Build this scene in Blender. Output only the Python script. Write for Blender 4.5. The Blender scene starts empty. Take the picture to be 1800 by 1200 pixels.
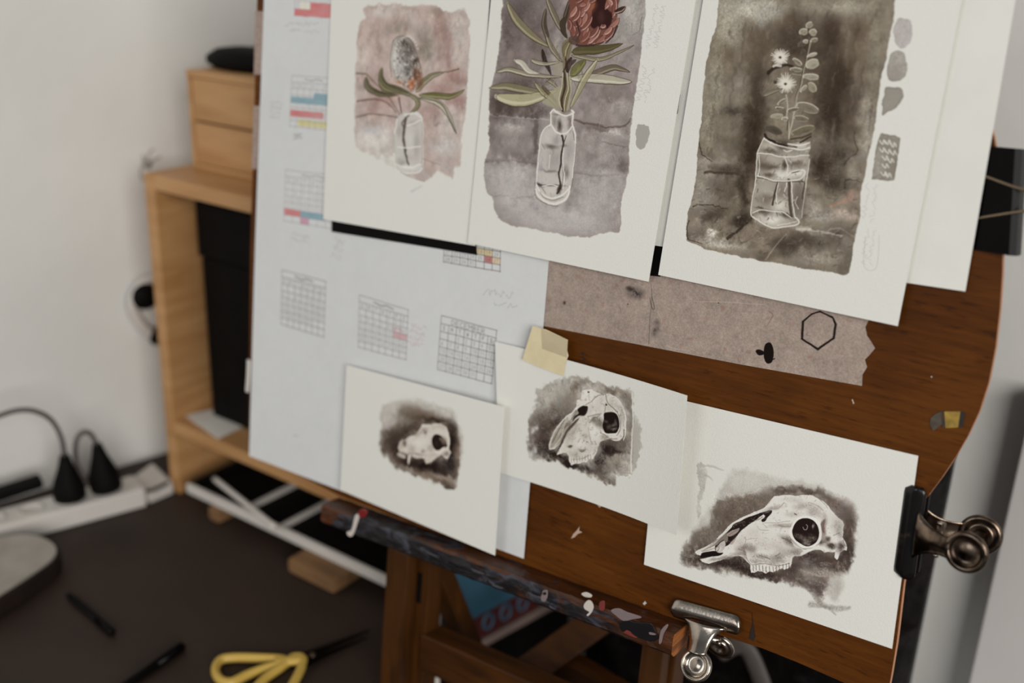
import bpy, bmesh, math
import numpy as np
from mathutils import Vector, Matrix

# ---------------------------------------------------------------- measured frames
F = 1887.0
W = np.array([[0.81092502, 0.23263698, -0.53691773], [0.58412646, -0.26758388, 0.7662866], [0.03459607, -0.93502882, -0.35287988]])
EYE = np.array([0, 0, 1.53])
BX = np.array([9.99092832e-01, -4.34154387e-04, 4.25831427e-02])     # along the drawing board
BY = np.array([0.04209541, -0.14117759, -0.98908891])                # down the drawing board
BN = np.array([0.0064412, 0.98998419, -0.14103125])                  # into the board
BD = 0.8
TABLE = 0.75

def ray(p): return W @ np.array([p[0] - 900.0, p[1] - 600.0, F])
def onb(p, n=0.0):
    r = ray(p); return EYE + r * ((BD - n) / (r @ BN))
def uv(p, n=0.0):
    q = onb(p, n) - EYE; return np.array([q @ BX, q @ BY])
def B(u, v, n=0.0): return EYE + BX * u + BY * v + BN * (BD - n)
def onz(p, z): r = ray(p); return EYE + r * ((z - EYE[2]) / r[2])
def ony(p, y): r = ray(p); return EYE + r * (y / r[1])
def onpl(p, q, nrm):
    r = ray(p); return EYE + r * (((np.array(q) - EYE) @ nrm) / (r @ nrm))

# ---------------------------------------------------------------- camera, world, light, exposure
sc = bpy.context.scene
cam_d = bpy.data.cameras.new('camera'); cam = bpy.data.objects.new('camera', cam_d); sc.collection.objects.link(cam)
R3 = Matrix(((W[0, 0], -W[0, 1], -W[0, 2]), (W[1, 0], -W[1, 1], -W[1, 2]), (W[2, 0], -W[2, 1], -W[2, 2])))
cam.matrix_world = Matrix.Translation(Vector(EYE)) @ R3.to_4x4()
cam_d.sensor_width = 36; cam_d.lens = F / 1800 * 36; cam_d.clip_start = 0.02
cam_d.dof.use_dof = True
cam_d.dof.focus_distance = float((onb((1280, 740), .004) - EYE) @ W[:, 2])
cam_d.dof.aperture_fstop = 2.5; cam_d.dof.aperture_blades = 7
sc.camera = cam
wd = bpy.data.worlds.new('world'); sc.world = wd; wd.use_nodes = True
wd.node_tree.nodes['Background'].inputs[0].default_value = (0.93, 0.97, 1.0, 1); wd.node_tree.nodes['Background'].inputs[1].default_value = 0.16

def area(name, loc, target, sx, sy, power, col):
    d = bpy.data.lights.new(name, 'AREA'); d.shape = 'RECTANGLE'; d.size = sx; d.size_y = sy; d.energy = power; d.color = col
    o = bpy.data.objects.new(name, d); sc.collection.objects.link(o); o.location = loc
    o.rotation_euler = (Vector(target) - Vector(loc)).to_track_quat('-Z', 'Y').to_euler()
    return o
area('window_daylight', (2.35, -1.45, 2.15), (-0.6, 0.9, 1.0), 2.1, 1.7, 100, (1.0, 0.985, 0.955))
area('front_fill_light', (-0.9, -2.6, 2.3), (-0.8, 0.9, 1.0), 1.6, 1.4, 20, (0.95, 0.98, 1.0))  # unseen fill lamp added in front to brighten the board and walls
sc.view_settings.view_transform = 'Standard'; sc.view_settings.look = 'None'
sc.view_settings.exposure = 0.0; sc.view_settings.gamma = 1.0; sc.view_settings.use_curve_mapping = False


# ---------------------------------------------------------------- painting kit (numpy, no files)
def hnoise(h, w, cell, rng):
    gh, gw = int(h / cell) + 3, int(w / cell) + 3
    g = rng.random((gh, gw)).astype(np.float32)
    y = np.arange(h, dtype=np.float32) / cell; x = np.arange(w, dtype=np.float32) / cell
    yi = y.astype(int); xi = x.astype(int); fy = y - yi; fx = x - xi
    fy = (fy * fy * (3 - 2 * fy))[:, None]; fx = (fx * fx * (3 - 2 * fx))[None]
    a = g[yi][:, xi]; b = g[yi][:, xi + 1]; c = g[yi + 1][:, xi]; d = g[yi + 1][:, xi + 1]
    return (a * (1 - fx) + b * fx) * (1 - fy) + (c * (1 - fx) + d * fx) * fy - 0.5

def fractal(h, w, cell, rng, octaves=4):
    out = np.zeros((h, w), np.float32); amp = 1.0
    for _ in range(octaves):
        out += hnoise(h, w, max(cell, 1.01), rng) * amp; amp *= 0.55; cell /= 2.1
    return out

def smooth(pts, n=5, closed=False):
    p = np.array(pts, float); m = len(p); out = []
    rg = range(m) if closed else range(m - 1)
    for i in rg:
        if closed: a, b, c, d = p[i - 1], p[i], p[(i + 1) % m], p[(i + 2) % m]
        else: a, b, c, d = p[max(i - 1, 0)], p[i], p[i + 1], p[min(i + 2, m - 1)]
        for k in range(n):
            t = k / n
            out.append(0.5 * ((2 * b) + (-a + c) * t + (2 * a - 5 * b + 4 * c - d) * t * t + (-a + 3 * b - 3 * c + d) * t ** 3))
    if not closed: out.append(p[-1])
    return np.array(out)

class Art:
    """A flat painting on a sheet. Shapes are given in a tracing frame (frame()), M takes it to texels."""
    def __init__(s, w, h, M, seed=1, paper=(200, 198, 191)):
        s.w, s.h, s.M = w, h, np.array(M, float); s.rng = np.random.default_rng(seed)
        s.paper = np.array(paper, np.float32) / 255
        s.c = np.ones((h, w, 3), np.float32) * s.paper
        s.nx = fractal(h, w, 26, s.rng, 5); s.ny = fractal(h, w, 26, s.rng, 5)
        s.fine = fractal(h, w, 4, s.rng, 3); s.big = fractal(h, w, 90, s.rng, 5)
        s.clip = None; s.frame(0, 0, 1)
        # texels per photo pixel
        c = s.tx([[0, 0]])[0]
        s.k = 2.0
    def frame(s, ox, oy, sc): s.o = np.array([ox, oy], float); s.s = float(sc)
    def tx(s, pts):
        p = np.array(pts, float) / s.s + s.o
        q = np.c_[p, np.ones(len(p))] @ s.M.T
        return q[:, :2] / q[:, 2:]
    def scale_at(s, p):
        a = s.tx([p, (p[0] + s.s, p[1]), (p[0], p[1] + s.s)])
        return 0.5 * (np.hypot(*(a[1] - a[0])) + np.hypot(*(a[2] - a[0])))
    def _win(s, q, m):
        x0 = max(int(q[:, 0].min() - m), 0); x1 = min(int(q[:, 0].max() + m) + 2, s.w)
        y0 = max(int(q[:, 1].min() - m), 0); y1 = min(int(q[:, 1].max() + m) + 2, s.h)
        if x1 <= x0 or y1 <= y0: return None
        return x0, x1, y0, y1
    def _grid(s, win, rough):
        x0, x1, y0, y1 = win
        yy, xx = np.mgrid[y0:y1, x0:x1].astype(np.float32)
        if rough:
            xx = xx + s.nx[y0:y1, x0:x1] * rough; yy = yy + s.ny[y0:y1, x0:x1] * rough
        return xx, yy
    def sdf(s, q, win, rough):
        xx, yy = s._grid(win, rough)
        d2 = np.full(xx.shape, 1e12, np.float32); ins = np.zeros(xx.shape, bool)
        n = len(q)
        for i in range(n):
            ax, ay = q[i]; bx, by = q[(i + 1) % n]; ex, ey = bx - ax, by - ay
            L = ex * ex + ey * ey + 1e-9
            t = np.clip(((xx - ax) * ex + (yy - ay) * ey) / L, 0, 1)
            d2 = np.minimum(d2, (xx - ax - t * ex) ** 2 + (yy - ay - t * ey) ** 2)
            if abs(ey) > 1e-9:
                cr = ((yy < ay) != (yy < by)) & (xx < (yy - ay) * ex / ey + ax); ins ^= cr
        d = np.sqrt(d2); return np.where(ins, -d, d)
    def _blend(s, win, m, col, mult=False):
        x0, x1, y0, y1 = win
        if s.clip is not None: m = m * s.clip[y0:y1, x0:x1]
        m = m[..., None]; R = s.c[y0:y1, x0:x1]; col = np.array(col, np.float32) / 255
        s.c[y0:y1, x0:x1] = R * (1 - m) + (R * col / s.paper if mult else col) * m
    def poly(s, pts, col, a=1.0, soft=1.0, rough=0, edge=0, grain=0, cur=True, mult=False, mask=False):
        k = s.scale_at(pts[0]); q = s.tx(smooth(pts, 4, True) if cur else pts)
        win = s._win(q, soft * k + rough * k + 2)
        if win is None: return None
        d = s.sdf(q, win, rough * k) / k
        m = np.clip(0.5 - d / max(soft, 0.01), 0, 1); m = m * m * (3 - 2 * m)
        if mask:
            M = np.zeros((s.h, s.w), np.float32); M[win[2]:win[3], win[0]:win[1]] = m; return M
        x0, x1, y0, y1 = win
        al = m * a
        if grain: al = np.clip(al * (1 + grain * (s.big[y0:y1, x0:x1] * 1.2 + s.fine[y0:y1, x0:x1] * 0.8)), 0, 1)
        s._blend(win, al, col, mult)
        if edge:
            e = np.exp(-((d + 1.2) / 1.3) ** 2) * edge * (0.6 + s.big[y0:y1, x0:x1])
            s._blend(win, np.clip(e, 0, 1), np.array(col) * 0.6, False)
    def line(s, pts, w, col, a=1.0, w2=None, soft=0.8, rough=0.6, cur=True, dry=0):
        k = s.scale_at(pts[0]); P = smooth(pts, 5) if (cur and len(pts) > 2) else np.array(pts, float)
        q = s.tx(P); win = s._win(q, (max(w, w2 or 0) + soft + rough) * k + 2)
        if win is None: return
        w2 = w if w2 is None else w2
        xx, yy = s._grid(win, rough * k); best = np.full(xx.shape, 1e9, np.float32)
        n = len(q)
        for i in range(n - 1):
            ax, ay = q[i]; bx, by = q[i + 1]; ex, ey = bx - ax, by - ay
            t = np.clip(((xx - ax) * ex + (yy - ay) * ey) / (ex * ex + ey * ey + 1e-9), 0, 1)
            d = np.sqrt((xx - ax - t * ex) ** 2 + (yy - ay - t * ey) ** 2) / k
            ww = w + (w2 - w) * (i + t) / max(n - 1, 1)
            best = np.minimum(best, d - ww / 2)
        m = np.clip(0.5 - best / soft, 0, 1) * a
        if dry: m = np.clip(m * (1 + dry * s.fine[win[2]:win[3], win[0]:win[1]] * 3), 0, 1)
        s._blend(win, m, col)
    def leaf(s, pts, w, col, a=1.0, line=None, lw=0.8, hi=None):
        """a leaf along a centre line: widest past the middle, pointed at both ends"""
        P = smooth(pts, 5); n = len(P); T = np.gradient(P, axis=0); T /= np.linalg.norm(T, axis=1)[:, None] + 1e-9
        N = np.c_[-T[:, 1], T[:, 0]]; t = np.linspace(0, 1, n)[:, None]
        ww = w * s.s * 0.5 * np.sin(np.pi * t ** 0.8) ** 0.75
        q = np.r_[P + N * ww, (P - N * ww)[::-1]]
        s.poly(q, col, a, 1.0, 1.2, cur=False, grain=0.25)
        if hi: s.line(P + N * ww * 0.45, w * 0.28, hi, 0.8, w * 0.1, 1.0, 1.0, cur=False)
        if line:
            s.line(P + N * ww, lw, line, 0.75, rough=0.8, cur=False); s.line(P - N * ww, lw * 0.8, line, 0.6, rough=0.8, cur=False)
    def dab(s, x, y, rx, ry, col, a=1.0, rot=0, rough=6, mult=False, hard=0.0, grain=0.0):
        """a soft pool of wash"""
        k = s.scale_at((x, y)); c, sn = math.cos(math.radians(rot)), math.sin(math.radians(rot))
        ang = np.linspace(0, 2 * np.pi, 16, endpoint=False)
        ring = np.c_[x + 1.6 * s.s * (rx * np.cos(ang) * c - ry * np.sin(ang) * sn), y + 1.6 * s.s * (rx * np.cos(ang) * sn + ry * np.sin(ang) * c)]
        win = s._win(s.tx(ring), rough * k)
        if win is None: return
        xx, yy = s._grid(win, rough * k); o = s.tx([(x, y), (x + c * rx * s.s, y + sn * rx * s.s), (x - sn * ry * s.s, y + c * ry * s.s)])
        A = np.array([o[1] - o[0], o[2] - o[0]]).T; Ai = np.linalg.inv(A)
        dx, dy = xx - o[0][0], yy - o[0][1]
        u = Ai[0, 0] * dx + Ai[0, 1] * dy; v = Ai[1, 0] * dx + Ai[1, 1] * dy; r = np.sqrt(u * u + v * v)
        m = np.clip((1.45 - r) / (1.45 - 0.9 * hard), 0, 1); m = m * m * (3 - 2 * m) * a
        if grain: m = np.clip(m * (1 + grain * (s.big[win[2]:win[3], win[0]:win[1]] + s.fine[win[2]:win[3], win[0]:win[1]])), 0, 1)
        s._blend(win, m, col, mult)
    def mottle(s, amt_big, amt_mid, amt_fine, mask=None):
        """pigment granulation and pooling inside the current clip"""
        m = s.clip if mask is None else mask
        ridge = np.clip(1 - np.abs(s.nx - 0.12) * 5, 0, 1) ** 3 * np.clip(s.big * 3, 0, 1)
        f = 1 + amt_big * s.big + amt_mid * (s.ny) - amt_mid * 0.4 * ridge + amt_fine * s.fine
        f = 1 + (f - 1) * m
        s.c *= f[..., None]
    def fleck(s, pts, n, cols, a=0.4, l=6, w=0.8, rot=None, spread=60):
        """many small brush touches inside a polygon"""
        M = s.poly(pts, 0, soft=1, mask=True, cur=False)
        if M is None: return
        P = np.array(pts, float); lo, hi = P.min(0), P.max(0); keep = s.clip; s.clip = M if keep is None else M * keep
        for i in range(n):
            x, y = lo + (hi - lo) * s.rng.random(2); c = cols[s.rng.integers(len(cols))]
            r = math.radians((s.rng.random() * 360 if rot is None else rot + (s.rng.random() - .5) * spread)); L = l * s.s * (.4 + s.rng.random()); b = (s.rng.random() - .5) * 1.2
            s.line([(x, y), (x + L * .5 * math.cos(r), y + L * .5 * math.sin(r)), (x + L * (.5 * math.cos(r) + .5 * math.cos(r + b)), y + L * (.5 * math.sin(r) + .5 * math.sin(r + b)))], w * (.5 + s.rng.random()), c, a * (.5 + s.rng.random()), w * .3, w + .3, 1)
        s.clip = keep
    def scribble(s, x, y, w, h, col, a=0.5, rot=0, lw=1.0, n=14, rows=1):
        """pencil handwriting too loose to read"""
        c, sn = math.cos(math.radians(rot)), math.sin(math.radians(rot))
        for r in range(rows):
            u = 0.0; P = []
            for i in range(n * 3):
                u = i / (n * 3); P.append((u * w, (r + 0.5) / rows * h + (s.rng.random() - 0.5) * h / rows * 0.85))
                if s.rng.random() < 0.14 and len(P) > 3:
                    s.line([(x + p[0] * c - p[1] * sn, y + p[0] * sn + p[1] * c) for p in P], lw, col, a, rough=0.3); P = []
            if len(P) > 2: s.line([(x + p[0] * c - p[1] * sn, y + p[0] * sn + p[1] * c) for p in P], lw, col, a, rough=0.3)
    def out(s, albedo=0.8):
        c = np.clip(s.c, 0, 1); g = fractal(s.h, s.w, 3, s.rng, 2); c = c * (1 + g[..., None] * 0.012)
        lin = lambda v: np.where(v <= 0.04045, v / 12.92, ((v + 0.055) / 1.055) ** 2.4)
        L = lin(np.clip(c, 0, 1)) * albedo / lin(s.paper).max()
        return np.clip(L, 0, 1)

def bg_strokes(a, pts, w, col, al, n, jit, ln, rot, soft=3):
    """loose dry-brush strokes scattered round the given points"""
    for i in range(n):
        x, y = pts[a.rng.integers(len(pts))]; x += (a.rng.random() - .5) * jit * a.s; y += (a.rng.random() - .5) * jit * a.s
        r = math.radians(rot + (a.rng.random() - .5) * 30); l = ln * a.s * (0.5 + a.rng.random())
        a.line([(x, y), (x + l * math.cos(r), y + l * math.sin(r))], w * (0.5 + a.rng.random()), col, al, w * 0.2, soft, 3, dry=0.5)

def teeth(a, pts, col, h=5, w=3, dark=(45, 36, 32)):
    for x, y in pts:
        a.poly([(x - w * a.s / 2, y - h * a.s / 2), (x + w * a.s / 2, y - h * a.s / 2), (x + w * a.s * .35, y + h * a.s / 2), (x - w * a.s * .35, y + h * a.s / 2)], col, .95, 1, .5)
        a.line([(x + w * a.s * .5, y - h * a.s * .4), (x + w * a.s * .45, y + h * a.s * .4)], .7, dark, .7)

def paint_skC(a):
    a.frame(1120, 780, 3.158)
    G = (150, 143, 135); D = (66, 54, 48); K = (38, 28, 25)
    # light first wash with brushed edges
    a.poly([(300, 640), (330, 440), (420, 330), (530, 150), (640, 150), (800, 195), (960, 215), (1100, 280), (1215, 340), (1218, 500), (1195, 640), (1150, 690), (1140, 800), (1100, 870), (1040, 830), (800, 760), (500, 720)], (170, 165, 157), .75, 10, 6, grain=.6)
    a.poly([(335, 120), (360, 105), (385, 130), (380, 230), (355, 300), (345, 400), (325, 400), (340, 260)], (160, 157, 150), .7, 3, 5, grain=.8)
    a.line([(350, 115), (420, 125), (480, 145)], 4, (165, 162, 155), .7, 2, 2, 3)
    a.line([(375, 170), (400, 180), (415, 200)], 3, (150, 147, 140), .6, 1, 2, 2)
    a.poly([(270, 640), (285, 540), (330, 480), (420, 430), (430, 330), (500, 300), (600, 290), (700, 265), (790, 240), (900, 250), (1000, 250), (1080, 300), (1150, 330), (1200, 370), (1212, 480), (1190, 560), (1190, 640), (1165, 710), (1090, 690), (1050, 760), (1000, 850), (940, 790), (800, 750), (650, 735), (500, 700), (400, 690), (310, 670)], (112, 101, 92), .85, 10, 5, grain=.5)
    wash = a.poly([(250, 660), (275, 520), (400, 430), (420, 300), (560, 270), (790, 220), (1000, 240), (1215, 340), (1220, 500), (1195, 640), (1165, 720), (1080, 740), (1040, 860), (940, 800), (650, 745), (400, 700)], 0, soft=9, rough=6, mask=True)
    a.clip = wash
    for x, y, rx, ry, c, al, r in [(560, 380, 50, 26, (98, 86, 76), .8, -25), (480, 420, 20, 30, (84, 73, 64), .7, 10), (640, 320, 40, 12, (100, 90, 80), .6, -20), (800, 250, 30, 7, D, .7, 0), (950, 258, 30, 7, D, .8, 5), (1060, 300, 30, 12, (84, 72, 64), .7, 40), (1150, 380, 25, 25, (104, 92, 88), .8, 50), (1170, 460, 18, 30, D, .8, 0), (1170, 600, 12, 35, (52, 42, 38), .85, 0), (330, 600, 30, 25, (60, 50, 44), .8, -20), (330, 540, 18, 20, (96, 86, 78), .6, 0), (330, 650, 30, 10, K, .8, 15), (480, 660, 40, 14, (44, 34, 31), .9, 0), (570, 660, 22, 12, K, .95, 10), (600, 700, 24, 8, K, .95, 20), (700, 730, 50, 9, K, .9, 5), (860, 700, 24, 18, K, .9, -20), (960, 620, 30, 14, (48, 35, 34), .95, 0), (1040, 650, 40, 16, (66, 53, 48), .85, 5), (1150, 650, 20, 16, (56, 46, 42), .8, 0), (930, 720, 50, 16, (104, 92, 84), .6, 10), (1000, 730, 30, 9, (122, 110, 102), .7, 8), (1080, 720, 28, 12, (136, 126, 118), .8, 10), (900, 770, 60, 12, (74, 60, 56), .75, 12), (1000, 790, 30, 18, (82, 70, 66), .8, 0), (1100, 690, 30, 7, (74, 64, 58), .7, 0), (420, 690, 50, 7, (140, 131, 122), .5, 8)]:
        a.dab(x, y, rx, ry, c, al, r, 9, grain=.7)
    bg_strokes(a, [(300, 620), (290, 560), (430, 400), (1195, 450), (1185, 600), (1150, 680), (330, 500)], 4, (120, 110, 100), .4, 60, 24, 14, 85)
    bg_strokes(a, [(450, 380), (560, 350), (650, 310), (480, 330)], 5, (86, 76, 66), .35, 26, 34, 16, 80)
    bg_strokes(a, [(940, 690), (1050, 700), (1000, 740), (900, 740)], 5, (150, 140, 130), .3, 18, 34, 26, 10)
    bg_strokes(a, [(1180, 420), (1190, 520), (1170, 640)], 4, (70, 60, 54), .4, 14, 14, 12, 85)
    a.fleck([(280, 640), (290, 540), (430, 430), (430, 320), (800, 235), (1010, 250), (1210, 345), (1200, 640), (1150, 720), (1040, 850), (600, 740)], 420, [(60, 48, 42), (140, 130, 122), (84, 72, 64)], .4, 7, 1, 80, 60)
    a.mottle(.12, .18, .3)
    a.clip = None
    for p in [[(980, 830), (1010, 880), (1090, 915), (1180, 905)], [(960, 890), (1040, 900), (1100, 940)], [(1000, 860), (1060, 900), (1150, 900)]]:
        a.line(p, 9, (134, 127, 120), .6, 3, 4, 3, dry=.35)
    a.line([(250, 600), (300, 625)], 5, (120, 112, 104), .7, 8, 3, 4, dry=1); a.line([(260, 665), (340, 690)], 4, (150, 142, 134), .8, 3, 3, 4, dry=1)
    a.dab(1110, 790, 9, 14, (160, 155, 148), .6, 0, 5)
    # the skull itself
    a.frame(1200, 850, 7.056); o = 1058.4
    top = [(150, 850), (190, 815), (270, 775), (340, 745), (380, 712), (430, 660), (500, 595), (560, 525), (620, 475), (700, 420), (800, 380), (870, 350), (950, 318), (1010, 288), (1050, 238), (1090, 185)]
    R = lambda L: [(x + o, y) for x, y in L]
    top += R([(0, 240), (40, 185), (75, 145), (130, 140), (190, 130), (260, 130), (350, 145), (440, 130), (540, 130), (600, 165), (680, 210), (750, 270), (800, 340), (860, 400), (920, 455), (935, 500), (930, 545), (938, 590), (920, 650), (940, 680), (965, 720), (980, 780), (975, 825), (935, 820), (890, 850), (870, 920), (850, 935), (825, 905), (830, 835), (740, 840), (700, 850), (650, 812), (580, 806), (510, 830), (450, 870), (410, 893), (330, 893), (300, 920), (285, 990), (250, 1040), (200, 1060), (170, 1045), (130, 1060), (90, 1075), (60, 1095), (20, 1085)])
    top += [(1040, 1110), (990, 1090), (930, 1080), (880, 1100), (845, 1095), (835, 1050), (838, 1000), (790, 955), (740, 905), (690, 888), (620, 898), (560, 900), (480, 940), (400, 965), (330, 985), (290, 980), (240, 965), (215, 930), (300, 908), (400, 893), (440, 850), (330, 835), (240, 855), (225, 880), (180, 880)]
    S = (204, 200, 193)
    a.poly(top, K, .5, 3, 2, cur=False); a.poly(top, S, 1, 1.2, 1.3, cur=False)
    a.poly([(225, 880), (240, 852), (330, 835), (400, 830), (450, 852), (500, 850), (470, 880), (400, 893), (300, 906), (220, 912)], (26, 18, 17), 1, 1, .5)
    a.poly([(430, 850), (500, 790), (580, 740), (660, 650), (700, 600), (760, 545), (830, 490), (900, 450), (960, 400), (1000, 372), (1020, 400), (975, 440), (985, 465), (1020, 450), (1050, 410), (1090, 370), (1105, 335), (1080, 320), (1000, 340), (900, 378), (800, 410), (720, 450), (640, 490), (600, 540), (540, 600), (430, 700), (400, 770), (400, 820)], (34, 25, 23), 1, 1, .8)
    a.poly([(400, 690), (470, 660), (540, 610), (560, 680), (540, 720), (500, 690), (420, 750), (330, 790), (250, 820), (300, 780), (360, 740)], (128, 117, 108), .9, 1.5, 1)
    a.line([(180, 850), (260, 800), (350, 760), (420, 700), (500, 625), (560, 560), (620, 500)], 1.3, (190, 184, 176), .8)
    a.line([(240, 830), (330, 815), (400, 790)], 3, (150, 140, 130), .8, 1.5)
    a.poly([(410, 790), (470, 720), (520, 700), (530, 760), (500, 820), (450, 850), (410, 830)], (176, 168, 160), 1, 1.2, .8)
    a.dab(455, 800, 4, 5, (205, 200, 192), .8, 0, 1); a.line([(405, 770), (450, 790), (420, 840)], 1, (60, 50, 45), .6)
    a.poly([(560, 600), (640, 565), (700, 545), (690, 580), (640, 625), (570, 650), (545, 630)], (150, 136, 128), .95, 1.5, 1)
    a.line([(570, 630), (680, 560)], 1, (90, 76, 70), .6); a.line([(640, 500), (760, 460)], 2.5, (80, 66, 62), .7)
    a.poly([(585, 730), (620, 690), (655, 670), (640, 710), (600, 750)], (160, 140, 134), .9, 1.2, .8)
    a.line([(900, 450), (960, 425), (985, 400)], 2, (140, 130, 122), .8)
    # modelling greys on the bone
    for x, y, rx, ry, c, al, r in [(760, 790, 14, 7, (120, 106, 98), .7, -10), (860, 815, 7, 7, (110, 98, 90), .6, 0), (700, 860, 14, 4, (140, 128, 120), .6, -10), (990, 900, 20, 5, (150, 142, 134), .8, 5), (900, 960, 12, 4, (168, 158, 150), .6, 20), (1150, 900, 14, 7, (150, 142, 134), .6, -30), (o + 150, 900, 14, 5, (150, 142, 134), .6, -30), (o + 250, 700, 16, 7, (92, 80, 72), .75, 30), (o + 340, 840, 14, 8, (130, 120, 112), .7, 0), (o + 200, 820, 16, 9, (172, 165, 157), .6, 20), (o + 180, 510, 24, 4, (160, 150, 140), .7, -5), (o + 420, 270, 14, 6, (168, 160, 152), .7, -10), (o + 540, 330, 12, 9, (166, 158, 152), .7, 40), (o + 690, 500, 5, 16, (130, 112, 104), .85, 5), (o + 680, 590, 5, 10, (134, 112, 106), .7, 0), (o + 860, 520, 9, 14, (150, 140, 132), .7, 0), (o + 890, 600, 6, 9, (140, 132, 126), .6, 0), (o + 700, 700, 10, 8, (130, 118, 110), .7, 0), (o + 740, 670, 4, 4, (70, 60, 55), .8, 0), (o + 640, 720, 6, 5, (90, 78, 72), .8, 0), (o + 900, 770, 7, 10, (88, 76, 70), .8, 10), (o + 780, 760, 8, 5, (74, 62, 56), .85, 0), (o + 310, 370, 14, 5, (186, 180, 172), .6, 0), (500, 915, 18, 3, (150, 140, 132), .7, -12), (380, 935, 10, 2.5, (160, 152, 144), .7, -8)]:
        a.dab(x, y, rx * 1.15, ry * 1.15, tuple(int(v * .93) for v in c), min(1, al * 1.2), r, 3, grain=.5)
    for p, w, al in [([(770, 650), (780, 700), (755, 760), (720, 790)], 1, .6), ([(790, 690), (850, 675), (930, 665)], .8, .6), ([(1010, 475), (1129, 480), (1250, 460), (1330, 450)], .9, .45), ([(920, 520), (950, 560), (1060, 570)], .9, .5), ([(o + 20, 310), (o + 120, 300), (o + 200, 230)], 1, .5), ([(o + 100, 60), (o + 200, 100)], .7, 0), ([(o + 330, 365), (o + 350, 375)], 2.5, .8), ([(o + 130, 510), (o + 200, 525), (o + 300, 515)], 1.2, .5), ([(o + 170, 665), (o + 250, 695), (o + 330, 750), (o + 400, 800), (o + 470, 806)], 2, .8), ([(o + 500, 220), (o + 600, 260), (o + 680, 330)], 1, .45), ([(o + 640, 190), (o + 700, 250), (o + 740, 300)], 1, .5), ([(o + 560, 800), (o + 640, 790), (o + 700, 820)], 1, .5), ([(o + 810, 630), (o + 880, 600)], 1.5, .5), ([(o + 90, 890), (o + 150, 850)], 1.5, .6), ([(950, 880), (1000, 900), (1080, 930)], 2, .5), ([(850, 1000), (1000, 990), (1129, 1000), (o + 150, 1010), (o + 260, 980)], 1.2, .6), ([(690, 800), (760, 840), (800, 930), (840, 990)], 1.2, .6)]:
        a.line(p, w, (88, 76, 70), al, rough=1.2)
    for i, (x, y) in enumerate([(870, 1040), (905, 1035), (945, 1035), (990, 1045), (1030, 1055), (1075, 1050), (1120, 1050), (o + 100, 1045), (o + 140, 1030), (o + 180, 1025), (o + 220, 1020), (o + 255, 1005)]):
        a.line([(x, y - 30), (x + 4, y + 34)], 1.2, (80, 68, 62), .75); a.dab(x + 18, y + 8, 1.8, 3.5, (212, 208, 200), .7, 0, 1)
    a.fleck(top, 700, [(120, 108, 100), (150, 140, 132), (90, 78, 72), (214, 211, 205), (150, 142, 134)], .5, 4, .85)
    a.fleck([(850, 850), (1330, 880), (1300, 1060), (850, 1080)], 110, [(90, 78, 72), (130, 118, 110), (214, 211, 205)], .5, 3, .9)
    for x, y, rx, ry, c, al, r in [(o + 60, 300, 18, 5, (150, 142, 134), .6, -15), (o + 330, 200, 22, 6, (176, 169, 161), .6, 5), (o + 620, 330, 8, 18, (150, 140, 132), .6, -35), (o + 790, 430, 12, 16, (186, 180, 172), .6, 0), (900, 620, 24, 14, (188, 182, 174), .6, -10), (1000, 760, 24, 12, (176, 169, 161), .6, 0), (o + 60, 740, 26, 16, (180, 173, 165), .6, 0), (700, 720, 12, 14, (178, 171, 163), .5, 40), (o + 120, 960, 20, 6, (140, 130, 122), .6, -10), (960, 960, 18, 4, (140, 130, 122), .6, 5), (760, 870, 5, 12, (110, 98, 90), .7, -20)]:
        a.dab(x, y, rx, ry, c, al, r, 4, grain=.8)
    # orbit
    E = R([(298, 600), (315, 520), (365, 450), (440, 422), (520, 428), (592, 480), (628, 560), (628, 650), (592, 720), (530, 760), (470, 768), (400, 735), (335, 685)])
    ring = R([(262, 600), (290, 500), (350, 425), (440, 392), (540, 400), (630, 460), (665, 560), (662, 670), (620, 740), (560, 785), (460, 800), (380, 770), (300, 700)])
    a.poly(ring, (214, 210, 203), .9, 1.5, 1); a.poly(E, (32, 23, 21), 1, 1, .5)
    for x, y, rx, ry, c, al in [(400, 650, 9, 5, (96, 86, 78), .7), (470, 690, 12, 5, (130, 120, 110), .8), (550, 660, 8, 6, (110, 100, 90), .7), (470, 735, 9, 3, (160, 150, 140), .7), (560, 520, 2.6, 5, (150, 140, 130), .8), (350, 640, 5, 4, (90, 80, 72), .6)]:
        a.dab(o + x, y, rx, ry, c, al, 10, 3, grain=1)
    a.line(R([(430, 530), (445, 560), (475, 560), (488, 520), (470, 500)]), 1.2, (170, 162, 152), .8); a.line(R([(480, 600), (520, 640), (590, 630)]), 1.4, (40, 30, 27), .8); a.line(R([(500, 700), (550, 680)]), 1.4, (40, 30, 27), .7)
    a.line(R([(620, 740), (560, 780), (460, 798), (380, 768), (262, 650)]), 1, (90, 78, 70), .5)
    a.poly(R([(280, 690), (330, 740), (430, 800), (520, 800), (580, 760), (700, 800), (720, 820), (650, 812), (580, 800), (500, 822), (430, 870), (400, 860), (430, 820), (330, 770)]), (208, 204, 196), .8, 1.2, 1)
    a.poly(R([(650, 480), (700, 430), (690, 520), (700, 600), (670, 580)]), (96, 78, 72), .75, 2, 1)
    a.line(R([(930, 690), (945, 740), (975, 770)]), 1, (70, 60, 54), .7)

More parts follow.
